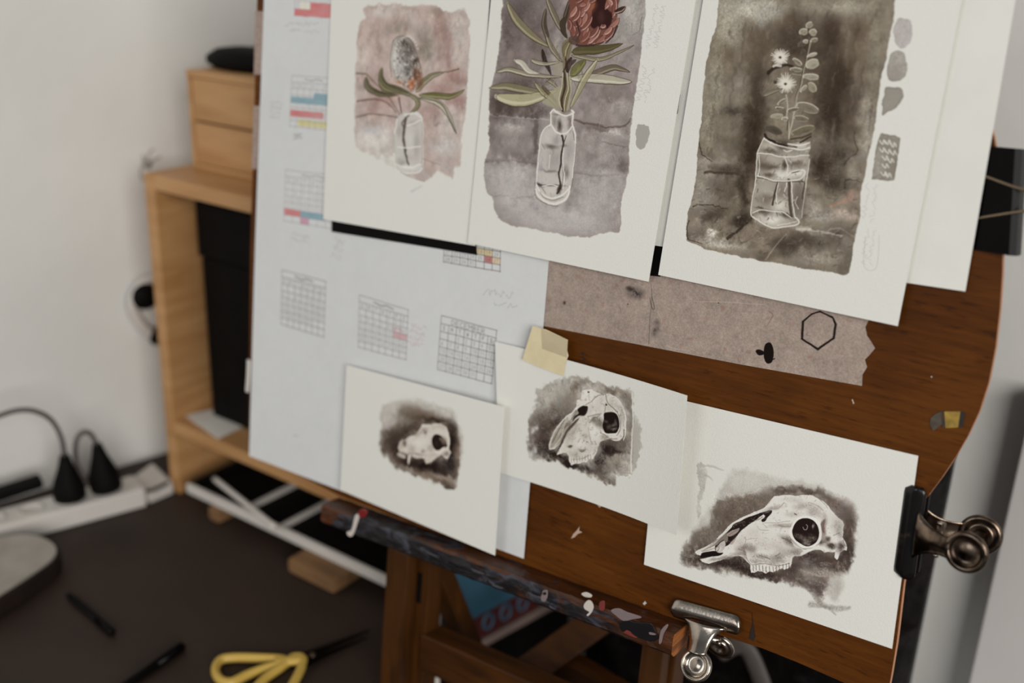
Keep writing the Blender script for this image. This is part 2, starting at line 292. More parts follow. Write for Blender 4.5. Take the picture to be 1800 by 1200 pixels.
def paint_skB(a):
    a.frame(860, 560, 3)
    K = (34, 25, 21)
    a.poly([(240, 400), (300, 350), (440, 315), (560, 350), (700, 385), (745, 410), (752, 520), (785, 560), (790, 700), (745, 830), (660, 840), (640, 890), (520, 850), (400, 790), (300, 760), (205, 735), (205, 560), (240, 480)], (158, 151, 142), .85, 5, 7, grain=.7)
    w = a.poly([(225, 470), (300, 350), (440, 315), (560, 350), (700, 385), (745, 410), (750, 820), (660, 840), (640, 890), (520, 850), (400, 790), (300, 760), (205, 735), (205, 540)], 0, soft=4, rough=5, mask=True)
    a.clip = w
    for x, y, rx, ry, c, al, r in [(330, 420, 30, 25, (150, 144, 134), .7, 0), (420, 440, 22, 20, (118, 106, 94), .8, -30), (330, 510, 35, 16, (84, 72, 62), .8, -20), (360, 560, 34, 16, (48, 38, 32), .9, -30), (270, 600, 24, 30, (62, 52, 46), .8, 0), (250, 640, 14, 24, (98, 84, 80), .6, 0), (280, 690, 26, 20, (44, 34, 29), .9, 20), (350, 740, 25, 10, K, 1, 20), (470, 800, 40, 9, (40, 30, 26), .95, 18), (420, 780, 20, 10, K, 1, 20), (600, 860, 24, 8, (84, 74, 64), .8, 20), (500, 340, 30, 7, (120, 110, 98), .7, 12), (640, 390, 24, 9, (108, 96, 84), .8, 20), (720, 440, 10, 24, (108, 97, 86), .8, -20), (735, 560, 8, 50, (116, 106, 95), .8, 0), (610, 700, 24, 18, K, .95, 0), (660, 720, 26, 7, (40, 30, 26), .9, 5), (570, 760, 16, 18, (44, 34, 30), .9, -20), (640, 660, 24, 10, (78, 68, 58), .8, 0), (700, 680, 12, 16, (92, 82, 72), .8, 0), (600, 800, 16, 12, (80, 70, 60), .8, 0), (680, 770, 20, 14, (122, 112, 100), .8, 0), (720, 790, 12, 14, (168, 160, 150), .8, 0), (620, 780, 10, 8, (140, 130, 118), .6, 0), (460, 380, 14, 10, (90, 78, 68), .8, -40)]:
        a.dab(x, y, rx, ry, c, al, r, 9, grain=.7)
    a.fleck([(225, 470), (300, 350), (440, 315), (745, 410), (750, 820), (640, 890), (205, 735)], 300, [(56, 46, 40), (150, 140, 130), (90, 80, 70)], .35, 7, 1.2, 70, 80)
    a.mottle(.12, .2, .22); a.clip = None
    a.line([(745, 400), (750, 560), (742, 700), (740, 825)], 2.2, (205, 202, 194), .85, 3.5, 1.2, 1.5)
    a.poly([(755, 520), (790, 570), (792, 680), (760, 790), (750, 700)], (165, 160, 150), .7, 2, 3, grain=.8)
    for p in [(240, 590), (225, 610), (232, 700), (215, 720)]: a.dab(*p, 4, 6, (200, 196, 188), .8, 0, 4)
    a.frame(940, 670, 7.061)
    S = (202, 197, 189)
    main = [(640, 125), (690, 130), (740, 165), (800, 185), (860, 180), (920, 185), (980, 215), (1040, 270), (1085, 350), (1110, 420), (1122, 520), (1120, 640), (1105, 740), (1080, 780), (1070, 740), (1030, 780), (980, 785), (920, 760), (880, 760), (830, 780), (790, 800), (770, 850), (750, 920), (715, 975), (700, 1010), (650, 1010), (615, 1055), (590, 1040), (540, 1060), (480, 1060), (430, 1080), (405, 1030), (400, 970), (370, 930), (330, 925), (250, 950), (250, 920), (300, 850), (360, 740), (400, 680), (440, 620), (490, 570), (520, 520), (540, 480), (600, 470), (635, 420), (630, 350), (590, 335), (540, 365), (500, 400), (450, 470), (400, 560), (360, 650), (350, 730), (310, 800), (220, 880), (155, 885), (150, 830), (190, 740), (225, 650), (290, 560), (370, 465), (430, 430), (490, 350), (500, 270), (550, 260), (560, 150)]
    a.poly(main, K, .55, 3, 2, cur=False); a.poly(main, S, 1, 1.2, 1.2, cur=False)
    a.poly([(370, 470), (400, 500), (380, 560), (400, 600), (350, 700), (310, 790), (220, 860), (160, 860), (200, 750), (240, 640), (300, 560)], (146, 138, 126), .85, 2, 2, grain=.6)
    for p, w_, c in [([(375, 480), (300, 560), (235, 650), (160, 820)], 1.6, (206, 201, 192)), ([(350, 520), (280, 640), (200, 800)], 1.4, (84, 74, 64)), ([(380, 560), (320, 680), (260, 800)], 2, (96, 86, 74)), ([(340, 620), (300, 740), (220, 850)], 1.4, (196, 190, 180)), ([(490, 400), (420, 480), (380, 600)], 2.4, (120, 110, 98)), ([(500, 360), (440, 440), (400, 520)], 1.6, (210, 205, 196)), ([(540, 470), (480, 520), (410, 620), (360, 690)], 1.4, (200, 194, 184))]:
        a.line(p, w_, c, .85, rough=1)
    a.poly([(505, 385), (560, 350), (600, 345), (635, 350), (632, 400), (605, 460), (560, 470), (520, 470), (480, 500), (450, 540), (470, 480), (520, 440)], (28, 20, 17), 1, 1, .6)
    a.poly([(520, 500), (500, 560), (450, 610), (390, 670), (340, 770), (310, 830), (270, 900), (245, 940), (290, 820), (370, 650), (440, 570)], (58, 48, 42), .95, 1.5, 1)
    a.poly([(540, 480), (590, 480), (650, 520), (670, 600), (640, 700), (660, 800), (700, 860), (640, 960), (500, 1000), (400, 960), (380, 920), (300, 900), (400, 720), (470, 610)], (190, 184, 175), .8, 4, 3, grain=.4)
    for x, y, rx, ry, c, al, r in [(430, 690, 8, 20, (150, 140, 128), .6, 35), (600, 730, 10, 6, (150, 142, 132), .7, 0), (740, 540, 12, 9, (124, 114, 102), .75, 20), (790, 560, 8, 14, (110, 100, 90), .8, -20), (700, 520, 4, 6, (80, 70, 62), .6, 0), (470, 950, 12, 8, (150, 142, 132), .6, 0), (560, 905, 8, 2.5, (90, 80, 70), .7, 15), (415, 855, 4, 2.5, (60, 50, 44), .8, 0), (800, 260, 10, 14, (180, 174, 165), .6, 20), (980, 330, 9, 20, (166, 158, 148), .7, -35), (900, 360, 8, 12, (160, 152, 142), .6, 0), (1060, 480, 5, 22, (150, 142, 132), .7, 0), (760, 380, 12, 10, (182, 176, 167), .6, 0), (660, 400, 6, 14, (176, 170, 160), .5, 20), (740, 850, 12, 18, (176, 169, 160), .6, 10), (840, 740, 8, 7, (134, 124, 114), .7, 10), (620, 200, 14, 12, (214, 210, 202), .6, 0), (720, 700, 12, 14, (214, 210, 202), .6, 0), (540, 800, 10, 16, (210, 206, 198), .6, 0)]:
        a.dab(x, y, rx, ry, c, al, r, 3, grain=.5)
    for p, w_, al in [([(610, 330), (680, 280), (760, 210), (850, 190)], 1.1, .6), ([(860, 180), (870, 260), (890, 310), (940, 360), (1000, 420)], 1.3, .75), ([(855, 340), (850, 420)], 1.2, .5), ([(640, 480), (720, 460), (800, 440)], 1.2, .55), ([(660, 560), (700, 500), (760, 500), (810, 560)], 1.4, .6), ([(640, 620), (660, 740), (690, 830)], 1, .45), ([(1090, 640), (1085, 720), (1070, 770)], 1.6, .8), ([(1000, 420), (1040, 520), (1040, 640), (1000, 720)], 1.3, .6), ([(1060, 380), (1090, 480), (1085, 600)], 1, .5), ([(790, 680), (850, 710), (900, 750), (1000, 760)], 1.4, .5), ([(540, 910), (570, 915), (610, 890)], 1.6, .7), ([(450, 1010), (560, 1000), (650, 960)], 1, .5), ([(650, 560), (640, 480)], 1, .4)]:
        a.line(p, w_, (82, 72, 62), al, rough=1.2)
    a.fleck(main, 600, [(120, 108, 96), (150, 140, 128), (80, 70, 62), (214, 210, 202), (170, 162, 152)], .5, 4, .9, -50, 140)
    for x, y in [(645, 168), (866, 325)]: a.dab(x, y, 1.6, 1.6, (40, 30, 26), .95, 0, .5, hard=.8)
    for x in range(430, 690, 34): a.line([(x, 1000 - (x - 430) * .2), (x + 3, 1050 - (x - 430) * .2)], 1, (90, 80, 70), .6)
    a.poly([(838, 440), (890, 422), (960, 425), (1005, 460), (1028, 540), (1025, 620), (990, 685), (930, 690), (860, 685), (825, 630), (820, 580), (835, 520)], (28, 19, 17), 1, 1, .5)
    for x, y, rx, ry, c in [(950, 580, 5, 4, (110, 100, 92)), (900, 600, 5, 5, (84, 76, 70)), (985, 560, 3, 8, (96, 86, 80)), (860, 540, 4, 3, (80, 72, 66)), (960, 640, 7, 3, (130, 120, 110))]: a.dab(x, y, rx, ry, c, .8, 0, 3)
    a.line([(800, 640), (830, 680), (880, 700), (960, 695), (1000, 700)], 1.6, (214, 209, 200), .9)

def paint_skA(a):
    a.frame(650, 690, 7.059)
    K = (30, 22, 18)
    a.poly([(110, 250), (170, 130), (400, 80), (640, 90), (900, 170), (1040, 240), (1060, 380), (1110, 420), (1130, 700), (1090, 900), (1060, 1110), (990, 1180), (850, 1120), (600, 1040), (330, 930), (220, 820), (120, 700), (130, 450)], (172, 165, 156), .8, 8, 5, grain=.7)
    a.poly([(130, 480), (300, 380), (340, 200), (440, 150), (700, 200), (900, 290), (1020, 420), (1090, 600), (1080, 820), (1080, 960), (1040, 1050), (1000, 1150), (850, 1090), (640, 1020), (330, 900), (230, 800), (120, 700)], (112, 98, 86), .85, 10, 5, grain=.5)
    w = a.poly([(110, 450), (170, 130), (400, 80), (900, 170), (1060, 350), (1120, 500), (1080, 900), (1060, 1110), (1000, 1185), (850, 1120), (600, 1040), (330, 930), (220, 820), (115, 700)], 0, soft=4, rough=5, mask=True)
    a.clip = w
    for x, y, rx, ry, c, al, r in [(480, 240, 24, 18, (112, 98, 84), .8, 20), (300, 300, 24, 16, (150, 142, 132), .6, 0), (600, 290, 36, 10, (84, 70, 58), .8, 12), (500, 400, 30, 16, (70, 57, 48), .9, -20), (250, 560, 24, 26, (62, 50, 42), .9, 0), (300, 680, 20, 24, (50, 38, 32), .9, 0), (180, 640, 10, 16, (76, 62, 54), .8, 0), (420, 460, 24, 10, (50, 39, 32), .9, -20), (800, 320, 26, 6, (44, 34, 28), .9, 5), (940, 420, 10, 14, (52, 42, 34), .8, 45), (1000, 620, 10, 44, K, .95, 0), (980, 860, 16, 20, (20, 14, 13), 1, 0), (700, 900, 50, 16, (26, 18, 16), 1, 3), (450, 870, 22, 14, (40, 30, 25), .95, 20), (560, 960, 34, 8, (66, 54, 46), .85, 14), (860, 980, 34, 8, (52, 40, 34), .9, 10), (1060, 760, 6, 30, (120, 98, 84), .7, 0), (1050, 950, 6, 20, (96, 80, 66), .7, 0), (840, 1020, 24, 6, (148, 136, 122), .8, 18), (480, 950, 22, 5, (150, 140, 130), .7, 20), (700, 1030, 30, 5, (120, 104, 90), .7, 18), (900, 1100, 24, 5, (84, 70, 58), .8, 22), (960, 1160, 16, 4, (50, 40, 34), .9, 25), (200, 400, 10, 8, (178, 168, 166), .6, 0)]:
        a.dab(x, y, rx, ry, c, al, r, 6, grain=.4)
    a.mottle(.1, .15, .1); a.clip = None
    S = (194, 186, 176)
    main = [(325, 660), (340, 600), (370, 565), (410, 560), (470, 520), (540, 500), (600, 420), (620, 375), (680, 370), (730, 375), (790, 358), (860, 370), (920, 410), (950, 480), (970, 580), (955, 680), (985, 725), (960, 770), (935, 810), (900, 790), (870, 750), (800, 790), (750, 830), (670, 868), (650, 800), (600, 800), (540, 800), (480, 760), (470, 830), (455, 880), (440, 850), (440, 760), (410, 740), (410, 800), (350, 780), (310, 740), (345, 715)]
    a.poly(main, K, .5, 4, 2, cur=False); a.poly(main, S, 1, 2, 1, cur=False)
    for x, y, rx, ry, c, al, r in [(580, 600, 16, 9, (206, 200, 190), .8, -10), (400, 600, 5, 7, (80, 66, 58), .9, 10), (360, 640, 5, 10, (160, 150, 138), .7, 0), (490, 670, 7, 9, (160, 150, 140), .7, 0), (650, 450, 8, 5, (140, 128, 116), .8, -20), (660, 470, 3, 3, (84, 72, 64), .8, 0), (570, 490, 8, 4, (150, 138, 126), .7, -20), (720, 660, 6, 6, (150, 138, 128), .7, 0), (630, 700, 4, 4, (124, 110, 104), .7, 0), (790, 410, 12, 5, (176, 166, 156), .6, 0), (860, 400, 10, 5, (170, 158, 148), .6, 20), (540, 740, 20, 2.5, (120, 104, 94), .7, 8), (390, 740, 10, 2.5, (90, 74, 66), .8, 5), (920, 740, 6, 5, (110, 94, 84), .8, 0), (760, 760, 10, 6, (168, 156, 146), .6, 0), (360, 770, 8, 3, (150, 138, 128), .6, 10), (700, 830, 8, 5, (176, 166, 154), .6, 0)]:
        a.dab(x, y, rx, ry, c, al, r, 2.5)
    a.fleck(main, 160, [(140, 126, 114), (110, 96, 86), (208, 202, 192)], .3, 4, 1)
    a.poly([(740, 560), (770, 505), (840, 510), (880, 540), (920, 600), (930, 650), (870, 660), (830, 695), (790, 690), (750, 640)], (34, 24, 20), 1, 1.5, 1)
    a.dab(890, 580, 5, 9, (120, 104, 92), .9, -20, 2); a.dab(850, 555, 2.5, 3, (130, 114, 100), .7, 0, 1); a.dab(800, 610, 3, 5, (50, 38, 34), .7, 0, 1)
    a.line([(930, 480), (960, 600), (930, 680)], 2, (210, 202, 192), .7); a.line([(790, 720), (850, 720), (890, 670)], 3, (206, 198, 188), .85)
    for x in (500, 540, 575, 610): a.line([(x, 760), (x + 3, 800)], 1, (70, 58, 50), .7)
    a.line([(440, 750), (436, 830)], 1, (60, 48, 42), .6)

def paint_banksia(a):
    a.frame(560, 0, 3)
    w = a.poly([(255, 20), (540, 22), (640, 30), (680, 60), (790, 65), (785, 400), (770, 620), (750, 700), (750, 850), (710, 880), (700, 935), (620, 900), (560, 950), (440, 900), (300, 820), (200, 760), (190, 600), (200, 300), (210, 130), (250, 90)], 0, soft=4, rough=4, mask=True)
    a.clip = w
    a.poly([(180, 0), (800, 0), (800, 960), (180, 960)], (170, 152, 144), .9, 2, cur=False, grain=.3)
    for x, y, rx, ry, c, al, r in [(330, 60, 26, 12, (196, 190, 182), .8, 0), (240, 180, 16, 40, (166, 148, 140), .8, 0), (230, 300, 18, 36, (182, 170, 162), .8, 0), (320, 200, 8, 50, (140, 120, 112), .5, 0), (460, 60, 26, 10, (176, 168, 158), .7, 0), (430, 140, 26, 14, (134, 124, 112), .8, 0), (560, 230, 18, 34, (118, 110, 98), .85, 0), (620, 60, 20, 12, (136, 122, 112), .8, 0), (650, 160, 14, 60, (138, 112, 104), .8, 0), (690, 240, 8, 50, (130, 100, 94), .6, 0), (740, 200, 17, 60, (184, 174, 166), .95, 0), (720, 400, 24, 18, (142, 112, 106), .8, 0), (660, 470, 30, 14, (140, 112, 106), .7, 0), (730, 520, 18, 12, (140, 110, 104), .8, 0), (270, 420, 26, 20, (160, 138, 130), .7, 0), (280, 560, 26, 20, (158, 136, 130), .8, 0), (350, 500, 26, 20, (150, 124, 116), .8, 0), (600, 600, 24, 26, (146, 120, 114), .8, 0), (620, 640, 4, 4, (90, 74, 70), .6, 0), (680, 640, 30, 24, (186, 178, 172), .8, 0), (300, 740, 50, 30, (196, 192, 186), .95, 0), (270, 680, 26, 14, (186, 182, 180), .8, 0), (640, 780, 26, 14, (166, 158, 154), .7, 20), (670, 880, 24, 12, (160, 152, 148), .8, 15), (680, 760, 30, 20, (186, 182, 176), .8, 0), (350, 860, 50, 26, (200, 197, 190), 1, 0), (540, 900, 24, 8, (164, 158, 154), .7, 25)]:
        a.dab(x, y, rx, ry, c, al, r, 9, grain=.4)
    a.fleck([(200, 20), (790, 60), (780, 640), (200, 600)], 120, [(120, 96, 90), (186, 174, 166), (140, 112, 104)], .3, 14, 1.6, 92, 40)
    a.fleck([(200, 20), (790, 60), (780, 640), (200, 600)], 120, [(130, 104, 96), (170, 156, 148), (148, 124, 116)], .2, 18, 6, 92, 40)
    a.mottle(.08, .12, .05); a.clip = None
    a.line([(490, 1005), (545, 975)], 4, (180, 178, 176), .8, 2, 3)
    # stems and leaves
    for p, wd, c in [([(200, 380), (250, 385), (300, 430), (380, 520), (430, 600)], 2.2, (92, 82, 66)), ([(200, 530), (290, 515), (360, 535), (410, 585)], 2.6, (96, 78, 68)), ([(200, 610), (260, 595), (350, 600), (430, 610)], 2.2, (98, 84, 76)), ([(425, 510), (440, 600)], 3.2, (80, 66, 58)), ([(740, 355), (690, 370), (620, 385), (560, 440)], 2.2, (86, 80, 60))]:
        a.line(p, wd, c, .85, wd * .6, 1.5, 1.5)
    for p, wd, c, hi in [([(250, 400), (260, 450), (320, 485), (420, 495)], 11, (74, 69, 50), (118, 112, 88)), ([(320, 400), (350, 450), (430, 470), (500, 500)], 14, (92, 87, 62), (134, 128, 98)), ([(335, 350), (330, 400), (370, 450), (470, 480)], 9, (82, 77, 56), (130, 124, 96)), ([(515, 480), (550, 430), (600, 390), (660, 375)], 11, (112, 106, 84), (166, 160, 140)), ([(530, 495), (620, 495), (700, 500), (770, 465)], 11, (94, 90, 56), (146, 142, 106)), ([(530, 510), (620, 530), (680, 590), (725, 695)], 10, (150, 144, 126), (190, 184, 168)), ([(480, 490), (520, 520), (520, 560), (470, 600)], 9, (108, 100, 76), (150, 144, 118))]:
        a.leaf(p, wd, c, .92, (56, 48, 38), .9, hi)
    a.line([(530, 510), (640, 535), (690, 620), (725, 695)], 1.6, (70, 62, 46), .8)
    # flower head
    a.poly([(385, 240), (400, 200), (440, 183), (480, 200), (505, 250), (530, 320), (545, 380), (530, 440), (490, 480), (440, 445), (400, 400), (378, 330)], (158, 151, 143), 1, 2, 3, grain=.2)
    a.line([(385, 400), (378, 330), (385, 240), (400, 200), (440, 183), (480, 200), (505, 250), (530, 320), (545, 380)], 1.2, (70, 60, 54), .7, rough=2)
    for x, y, rx, ry, c, al, r in [(450, 220, 12, 10, (70, 62, 58), .9, 0), (480, 260, 12, 14, (84, 76, 70), .9, 0), (440, 290, 16, 14, (110, 104, 100), .8, 0), (405, 300, 8, 26, (190, 186, 180), .8, 0), (440, 360, 14, 20, (160, 156, 152), .8, 0), (470, 350, 7, 18, (96, 90, 86), .7, 0), (510, 320, 6, 10, (64, 52, 46), .9, 30), (525, 390, 8, 16, (120, 78, 58), .9, 0), (490, 440, 9, 12, (170, 96, 62), .9, 0), (430, 430, 10, 5, (150, 100, 72), .8, 10), (505, 380, 5, 14, (90, 62, 50), .8, 0), (535, 440, 6, 12, (104, 72, 54), .8, 10)]:
        a.dab(x, y, rx, ry, c, al, r, 4, grain=.5)
    for i in range(40):
        t = i / 40; x = 385 + 140 * a.rng.random(); y = 200 + 210 * a.rng.random()
        if (x - 455 - (y - 300) * .25) ** 2 / 62 ** 2 + (y - 310) ** 2 / 120 ** 2 < 1: a.line([(x, y), (x + 5, y + 16)], 1, (206, 202, 196) if i % 2 else (74, 66, 62), .5, .6)
    for i in range(26):
        th = math.pi * (1.55 - i / 18); x = 455 + 66 * math.cos(th) + 10; y = 310 - 125 * math.sin(th)
        a.dab(x, y, 2.2, 2.2, (206, 202, 196), .7, 0, 1)
    a.fleck([(385, 240), (440, 183), (505, 250), (545, 380), (490, 480), (400, 400)], 170, [(212, 208, 202), (52, 44, 40), (184, 178, 170), (66, 56, 50)], .75, 4, 1.4, 70, 90)
    a.fleck([(430, 400), (545, 380), (530, 440), (490, 480)], 40, [(186, 104, 66), (110, 66, 48), (70, 48, 38)], .6, 4, 1.3, 70, 60)
    # jar
    J = [(415, 615), (450, 590), (520, 585), (545, 615), (545, 700), (550, 800), (548, 870), (520, 905), (450, 905), (405, 880), (400, 800), (402, 700)]
    a.poly(J, (182, 178, 172), .9, 2, 1.5)
    for x, y, rx, ry, c, al in [(430, 680, 6, 16, (150, 144, 138), .7), (520, 760, 7, 30, (156, 150, 146), .8), (500, 640, 10, 6, (158, 150, 146), .7), (440, 850, 8, 8, (140, 134, 128), .7), (480, 730, 9, 16, (192, 188, 182), .7), (480, 880, 20, 6, (206, 203, 196), .8), (470, 820, 14, 5, (168, 162, 156), .6)]:
        a.dab(x, y, rx, ry, c, al, 0, 4)
    a.line([(460, 620), (450, 700), (455, 780), (475, 860)], 5, (70, 60, 56), .85, 4, 2, 3)
    a.line([(475, 600), (440, 640), (450, 660)], 3, (84, 76, 66), .7)
    for p in [[(415, 615), (402, 700), (400, 800), (405, 880), (450, 905), (520, 905), (548, 870), (550, 780), (545, 615), (515, 585)], [(455, 600), (500, 590), (540, 610)], [(470, 655), (510, 640), (540, 625)], [(415, 770), (470, 775), (540, 765)], [(405, 860), (470, 880), (540, 860)]]:
        a.line(p, 1.8, (212, 209, 202), .85, rough=1.5)
    for p in [[(545, 640), (548, 760), (546, 880)], [(430, 900), (500, 935), (560, 950)], [(550, 830), (600, 850), (640, 865)], [(400, 700), (400, 800)]]:
        a.line(p, 1.1, (112, 104, 98), .6, rough=1.5)

def paint_protea(a):
    a.frame(820, 0, 2.4)
    w = a.poly([(160, -160), (156, -80), (148, 60), (130, 250), (110, 350), (95, 430), (92, 640), (75, 700), (78, 800), (110, 850), (150, 940), (330, 980), (480, 1005), (600, 985), (645, 975), (650, 860), (680, 740), (685, 620), (690, 560), (700, 480), (725, 300), (740, 180), (748, 80), (755, -20), (760, -100), (765, -170)], 0, soft=2.5, rough=3.5, mask=True)
    a.clip = w
    a.poly([(60, -180), (820, -180), (800, 1020), (60, 1020)], (134, 124, 120), .95, 2, cur=False, grain=.3)
    for x, y, rx, ry, c, al, r in [(230, 60, 40, 50, (88, 78, 76), .85, 0), (200, 200, 34, 50, (104, 92, 90), .8, 0), (170, 150, 12, 40, (76, 64, 62), .6, 0), (300, 200, 20, 60, (92, 80, 76), .8, 0), (370, 60, 26, 50, (106, 96, 92), .8, 0), (220, 300, 40, 30, (110, 98, 94), .8, 0), (250, 370, 50, 18, (84, 72, 68), .9, 0), (160, 460, 40, 24, (76, 64, 60), .95, 0), (280, 480, 34, 16, (80, 68, 64), .9, 0), (700, 60, 24, 60, (166, 162, 156), .9, 0), (640, 160, 20, 24, (146, 140, 134), .8, 0), (700, 240, 20, 40, (140, 130, 126), .8, 0), (600, 420, 50, 34, (120, 108, 104), .85, 0), (560, 480, 34, 16, (134, 124, 118), .8, 0), (640, 480, 26, 20, (146, 138, 132), .7, 0), (200, 580, 34, 40, (134, 126, 122), .85, 0), (190, 560, 20, 10, (160, 154, 148), .7, 0), (110, 580, 10, 40, (110, 100, 96), .7, 0), (290, 600, 9, 50, (92, 82, 78), .8, 0), (220, 670, 40, 14, (112, 102, 98), .8, 5), (500, 560, 36, 16, (120, 110, 106), .8, 5), (560, 640, 44, 30, (140, 132, 128), .8, 0), (600, 700, 40, 20, (132, 122, 118), .7, 0), (655, 710, 8, 14, (94, 84, 80), .8, 0), (620, 580, 30, 8, (176, 170, 164), .7, 8), (180, 760, 50, 30, (166, 160, 157), .95, 0), (220, 850, 60, 30, (162, 156, 154), .9, 10), (540, 820, 60, 50, (158, 151, 148), .9, 0), (400, 940, 80, 24, (162, 156, 154), .9, 8), (440, 920, 40, 8, (178, 173, 168), .6, 10), (560, 560, 30, 5, (88, 76, 70), .6, 8)]:
        a.dab(x, y, rx, ry, c, al, r, 12, grain=.5)
    for p, wd, c, al in [([(90, 497), (200, 510), (285, 515), (350, 525)], 1.6, (190, 184, 178), .6), ([(450, 525), (540, 545), (640, 555), (690, 520)], 4, (80, 68, 62), .7), ([(80, 690), (180, 690), (290, 700)], 4, (104, 94, 90), .5), ([(450, 740), (560, 755), (640, 755)], 4, (118, 108, 104), .5), ([(100, 830), (200, 840), (290, 835)], 1.6, (110, 100, 96), .7), ([(430, 860), (470, 905)], 1.5, (124, 116, 112), .6), ([(130, 940), (260, 900), (420, 930)], 3, (150, 142, 140), .4), ([(290, 530), (290, 660)], 10, (88, 78, 74), .5), ([(570, 620), (680, 635)], 2, (90, 80, 76), .5), ([(735, 90), (725, 140), (700, 160)], 2, (96, 88, 84), .6)]:
        a.line(p, wd, c, al, wd * .6, 2, 4)
    a.fleck([(60, 0), (760, 0), (640, 1000), (80, 850)], 90, [(90, 80, 76), (170, 164, 158), (110, 98, 94)], .2, 14, 7, 80, 90)
    a.fleck([(60, 0), (760, 0), (640, 1000), (80, 850)], 200, [(96, 86, 82), (176, 170, 164), (114, 102, 98)], .28, 12, 1.5, 85, 60)
    a.mottle(.10, .16, .08)
    for d in [(170, 790, 50, 40), (300, 920, 70, 30), (480, 930, 60, 30), (560, 820, 36, 40)]: a.dab(*d, (172, 166, 163), .55, 8, 12, grain=.4)
    a.dab(160, 450, 40, 26, (70, 58, 54), .6, 0, 8); a.dab(200, 60, 24, 50, (82, 72, 70), .5, 0, 8); a.clip = None
    a.poly([(715, 550), (735, 545), (765, 552), (768, 590), (755, 640), (735, 645), (712, 620)], (146, 141, 134), .9, 1.6, 4)
    # leaves, each with its lit side and dark outline
    a.frame(860, 0, 5.4556); OL = (52, 42, 32)
    for p, wd, c, hi, lw in [([(500, 510), (520, 600), (560, 690), (590, 760)], 8, (44, 32, 28), None, .5),
        ([(170, 60), (240, 200), (340, 320), (460, 420), (575, 490)], 15, (116, 106, 84), (158, 152, 122), 1.1),
        ([(540, 120), (520, 260), (545, 380), (560, 470)], 9, (70, 60, 50), (120, 110, 92), 1),
        ([(540, 380), (590, 490), (640, 570), (700, 640)], 9, (112, 102, 86), (160, 152, 132), 1),
        ([(545, 0), (600, 140), (660, 270), (745, 410)], 10, (104, 94, 78), (156, 148, 130), 1.1),
        ([(800, -10), (770, 60), (730, 180), (700, 330), (740, 400)], 8, (60, 50, 42), (110, 100, 84), 1),
        ([(740, 200), (700, 250), (710, 340), (745, 400)], 10, (62, 52, 42), None, 1),
        ([(60, 730), (180, 705), (330, 745), (520, 770), (690, 780)], 9, (132, 124, 104), (190, 184, 166), 1.3),
        ([(240, 615), (310, 650), (370, 720), (480, 745)], 11, (176, 170, 156), (196, 190, 178), .6),
        ([(395, 610), (450, 640), (560, 650), (690, 630)], 7, (142, 134, 114), (186, 180, 160), 1.1),
        ([(0, 885), (150, 865), (300, 895), (470, 925), (560, 935)], 14, (112, 104, 82), (160, 152, 128), 1.1),
        ([(60, 960), (180, 990), (330, 1000), (500, 960), (650, 905)], 22, (158, 152, 122), (186, 180, 154), 1.1),
        ([(790, 540), (900, 520), (1080, 510), (1270, 460)], 17, (78, 70, 46), (96, 90, 62), 1.2),
        ([(780, 570), (900, 590), (1050, 610), (1200, 560), (1380, 475)], 7, (116, 108, 86), (166, 158, 138), 1),
        ([(930, 780), (1050, 730), (1200, 690), (1340, 735)], 12, (98, 86, 72), (146, 138, 122), 1.2),
        ([(770, 800), (930, 790), (1080, 800), (1250, 820), (1360, 830)], 17, (160, 154, 136), (192, 187, 172), 1.2),
        ([(1030, 610), (960, 720), (890, 830), (820, 980), (770, 1080)], 11, (142, 134, 106), (184, 176, 150), 1),
        ([(780, 770), (850, 680), (920, 620)], 16, (92, 90, 50), (120, 118, 72), 1.1),
        ([(740, 730), (760, 660), (830, 610)], 9, (70, 56, 50), None, 1),
        ([(430, 830), (500, 920), (600, 1000), (650, 1080)], 8, (128, 118, 92), (170, 162, 136), 1.1),
        ([(500, 860), (560, 930), (640, 1010)], 6, (84, 74, 60), None, .8),
        ([(540, 800), (600, 830), (660, 900)], 7, (112, 102, 84), (160, 152, 132), .8)]:
        a.leaf(p, wd, c, .95, OL, lw, hi)
    a.fleck([(520, 430), (700, 480), (900, 600), (900, 800), (760, 1080), (640, 1060), (480, 960), (560, 760)], 60, [(60, 50, 36), (150, 142, 112), (96, 88, 60)], .5, 12, 1.6, 100, 90)
    a.poly([(620, 650), (690, 640), (680, 780), (620, 760)], (142, 134, 114), .6, 3, 3)
    a.poly([(560, 960), (640, 880), (680, 900), (660, 1080), (600, 1060), (500, 1020)], (150, 143, 118), .8, 3, 3)
    # main stem
    a.poly([(700, 440), (790, 430), (770, 560), (750, 700), (770, 800), (770, 980), (740, 1100), (690, 1110), (670, 1000), (690, 860), (700, 740), (700, 600)], (112, 102, 80), 1, 1.5, 2, grain=.3)
    for p, wd, c in [([(710, 740), (720, 860), (690, 1000), (700, 1100)], 4.5, (58, 46, 36)), ([(735, 740), (750, 880), (720, 1010), (715, 1100)], 1.6, (190, 182, 158)), ([(765, 780), (775, 920), (745, 1090)], 2.5, (160, 152, 124)), ([(720, 560), (730, 660), (705, 730)], 3, (60, 48, 40)), ([(700, 740), (690, 860), (665, 1000), (690, 1090)], 1.6, (184, 176, 152)), ([(780, 600), (740, 650), (745, 730)], 5, (50, 36, 34))]:
        a.line(p, wd, c, .9, rough=1.5)
    a.leaf([(720, 590), (720, 520), (750, 460), (790, 440)], 9, (108, 98, 72), .95, OL, 1, (160, 152, 122))
    # protea head: dark heart and overlapping bracts
    a.poly([(800, 0), (1215, -20), (1220, 120), (1200, 300), (1110, 430), (980, 470), (850, 460), (780, 380), (745, 240), (765, 110)], (104, 66, 56), 1, 2, 3, grain=.2)
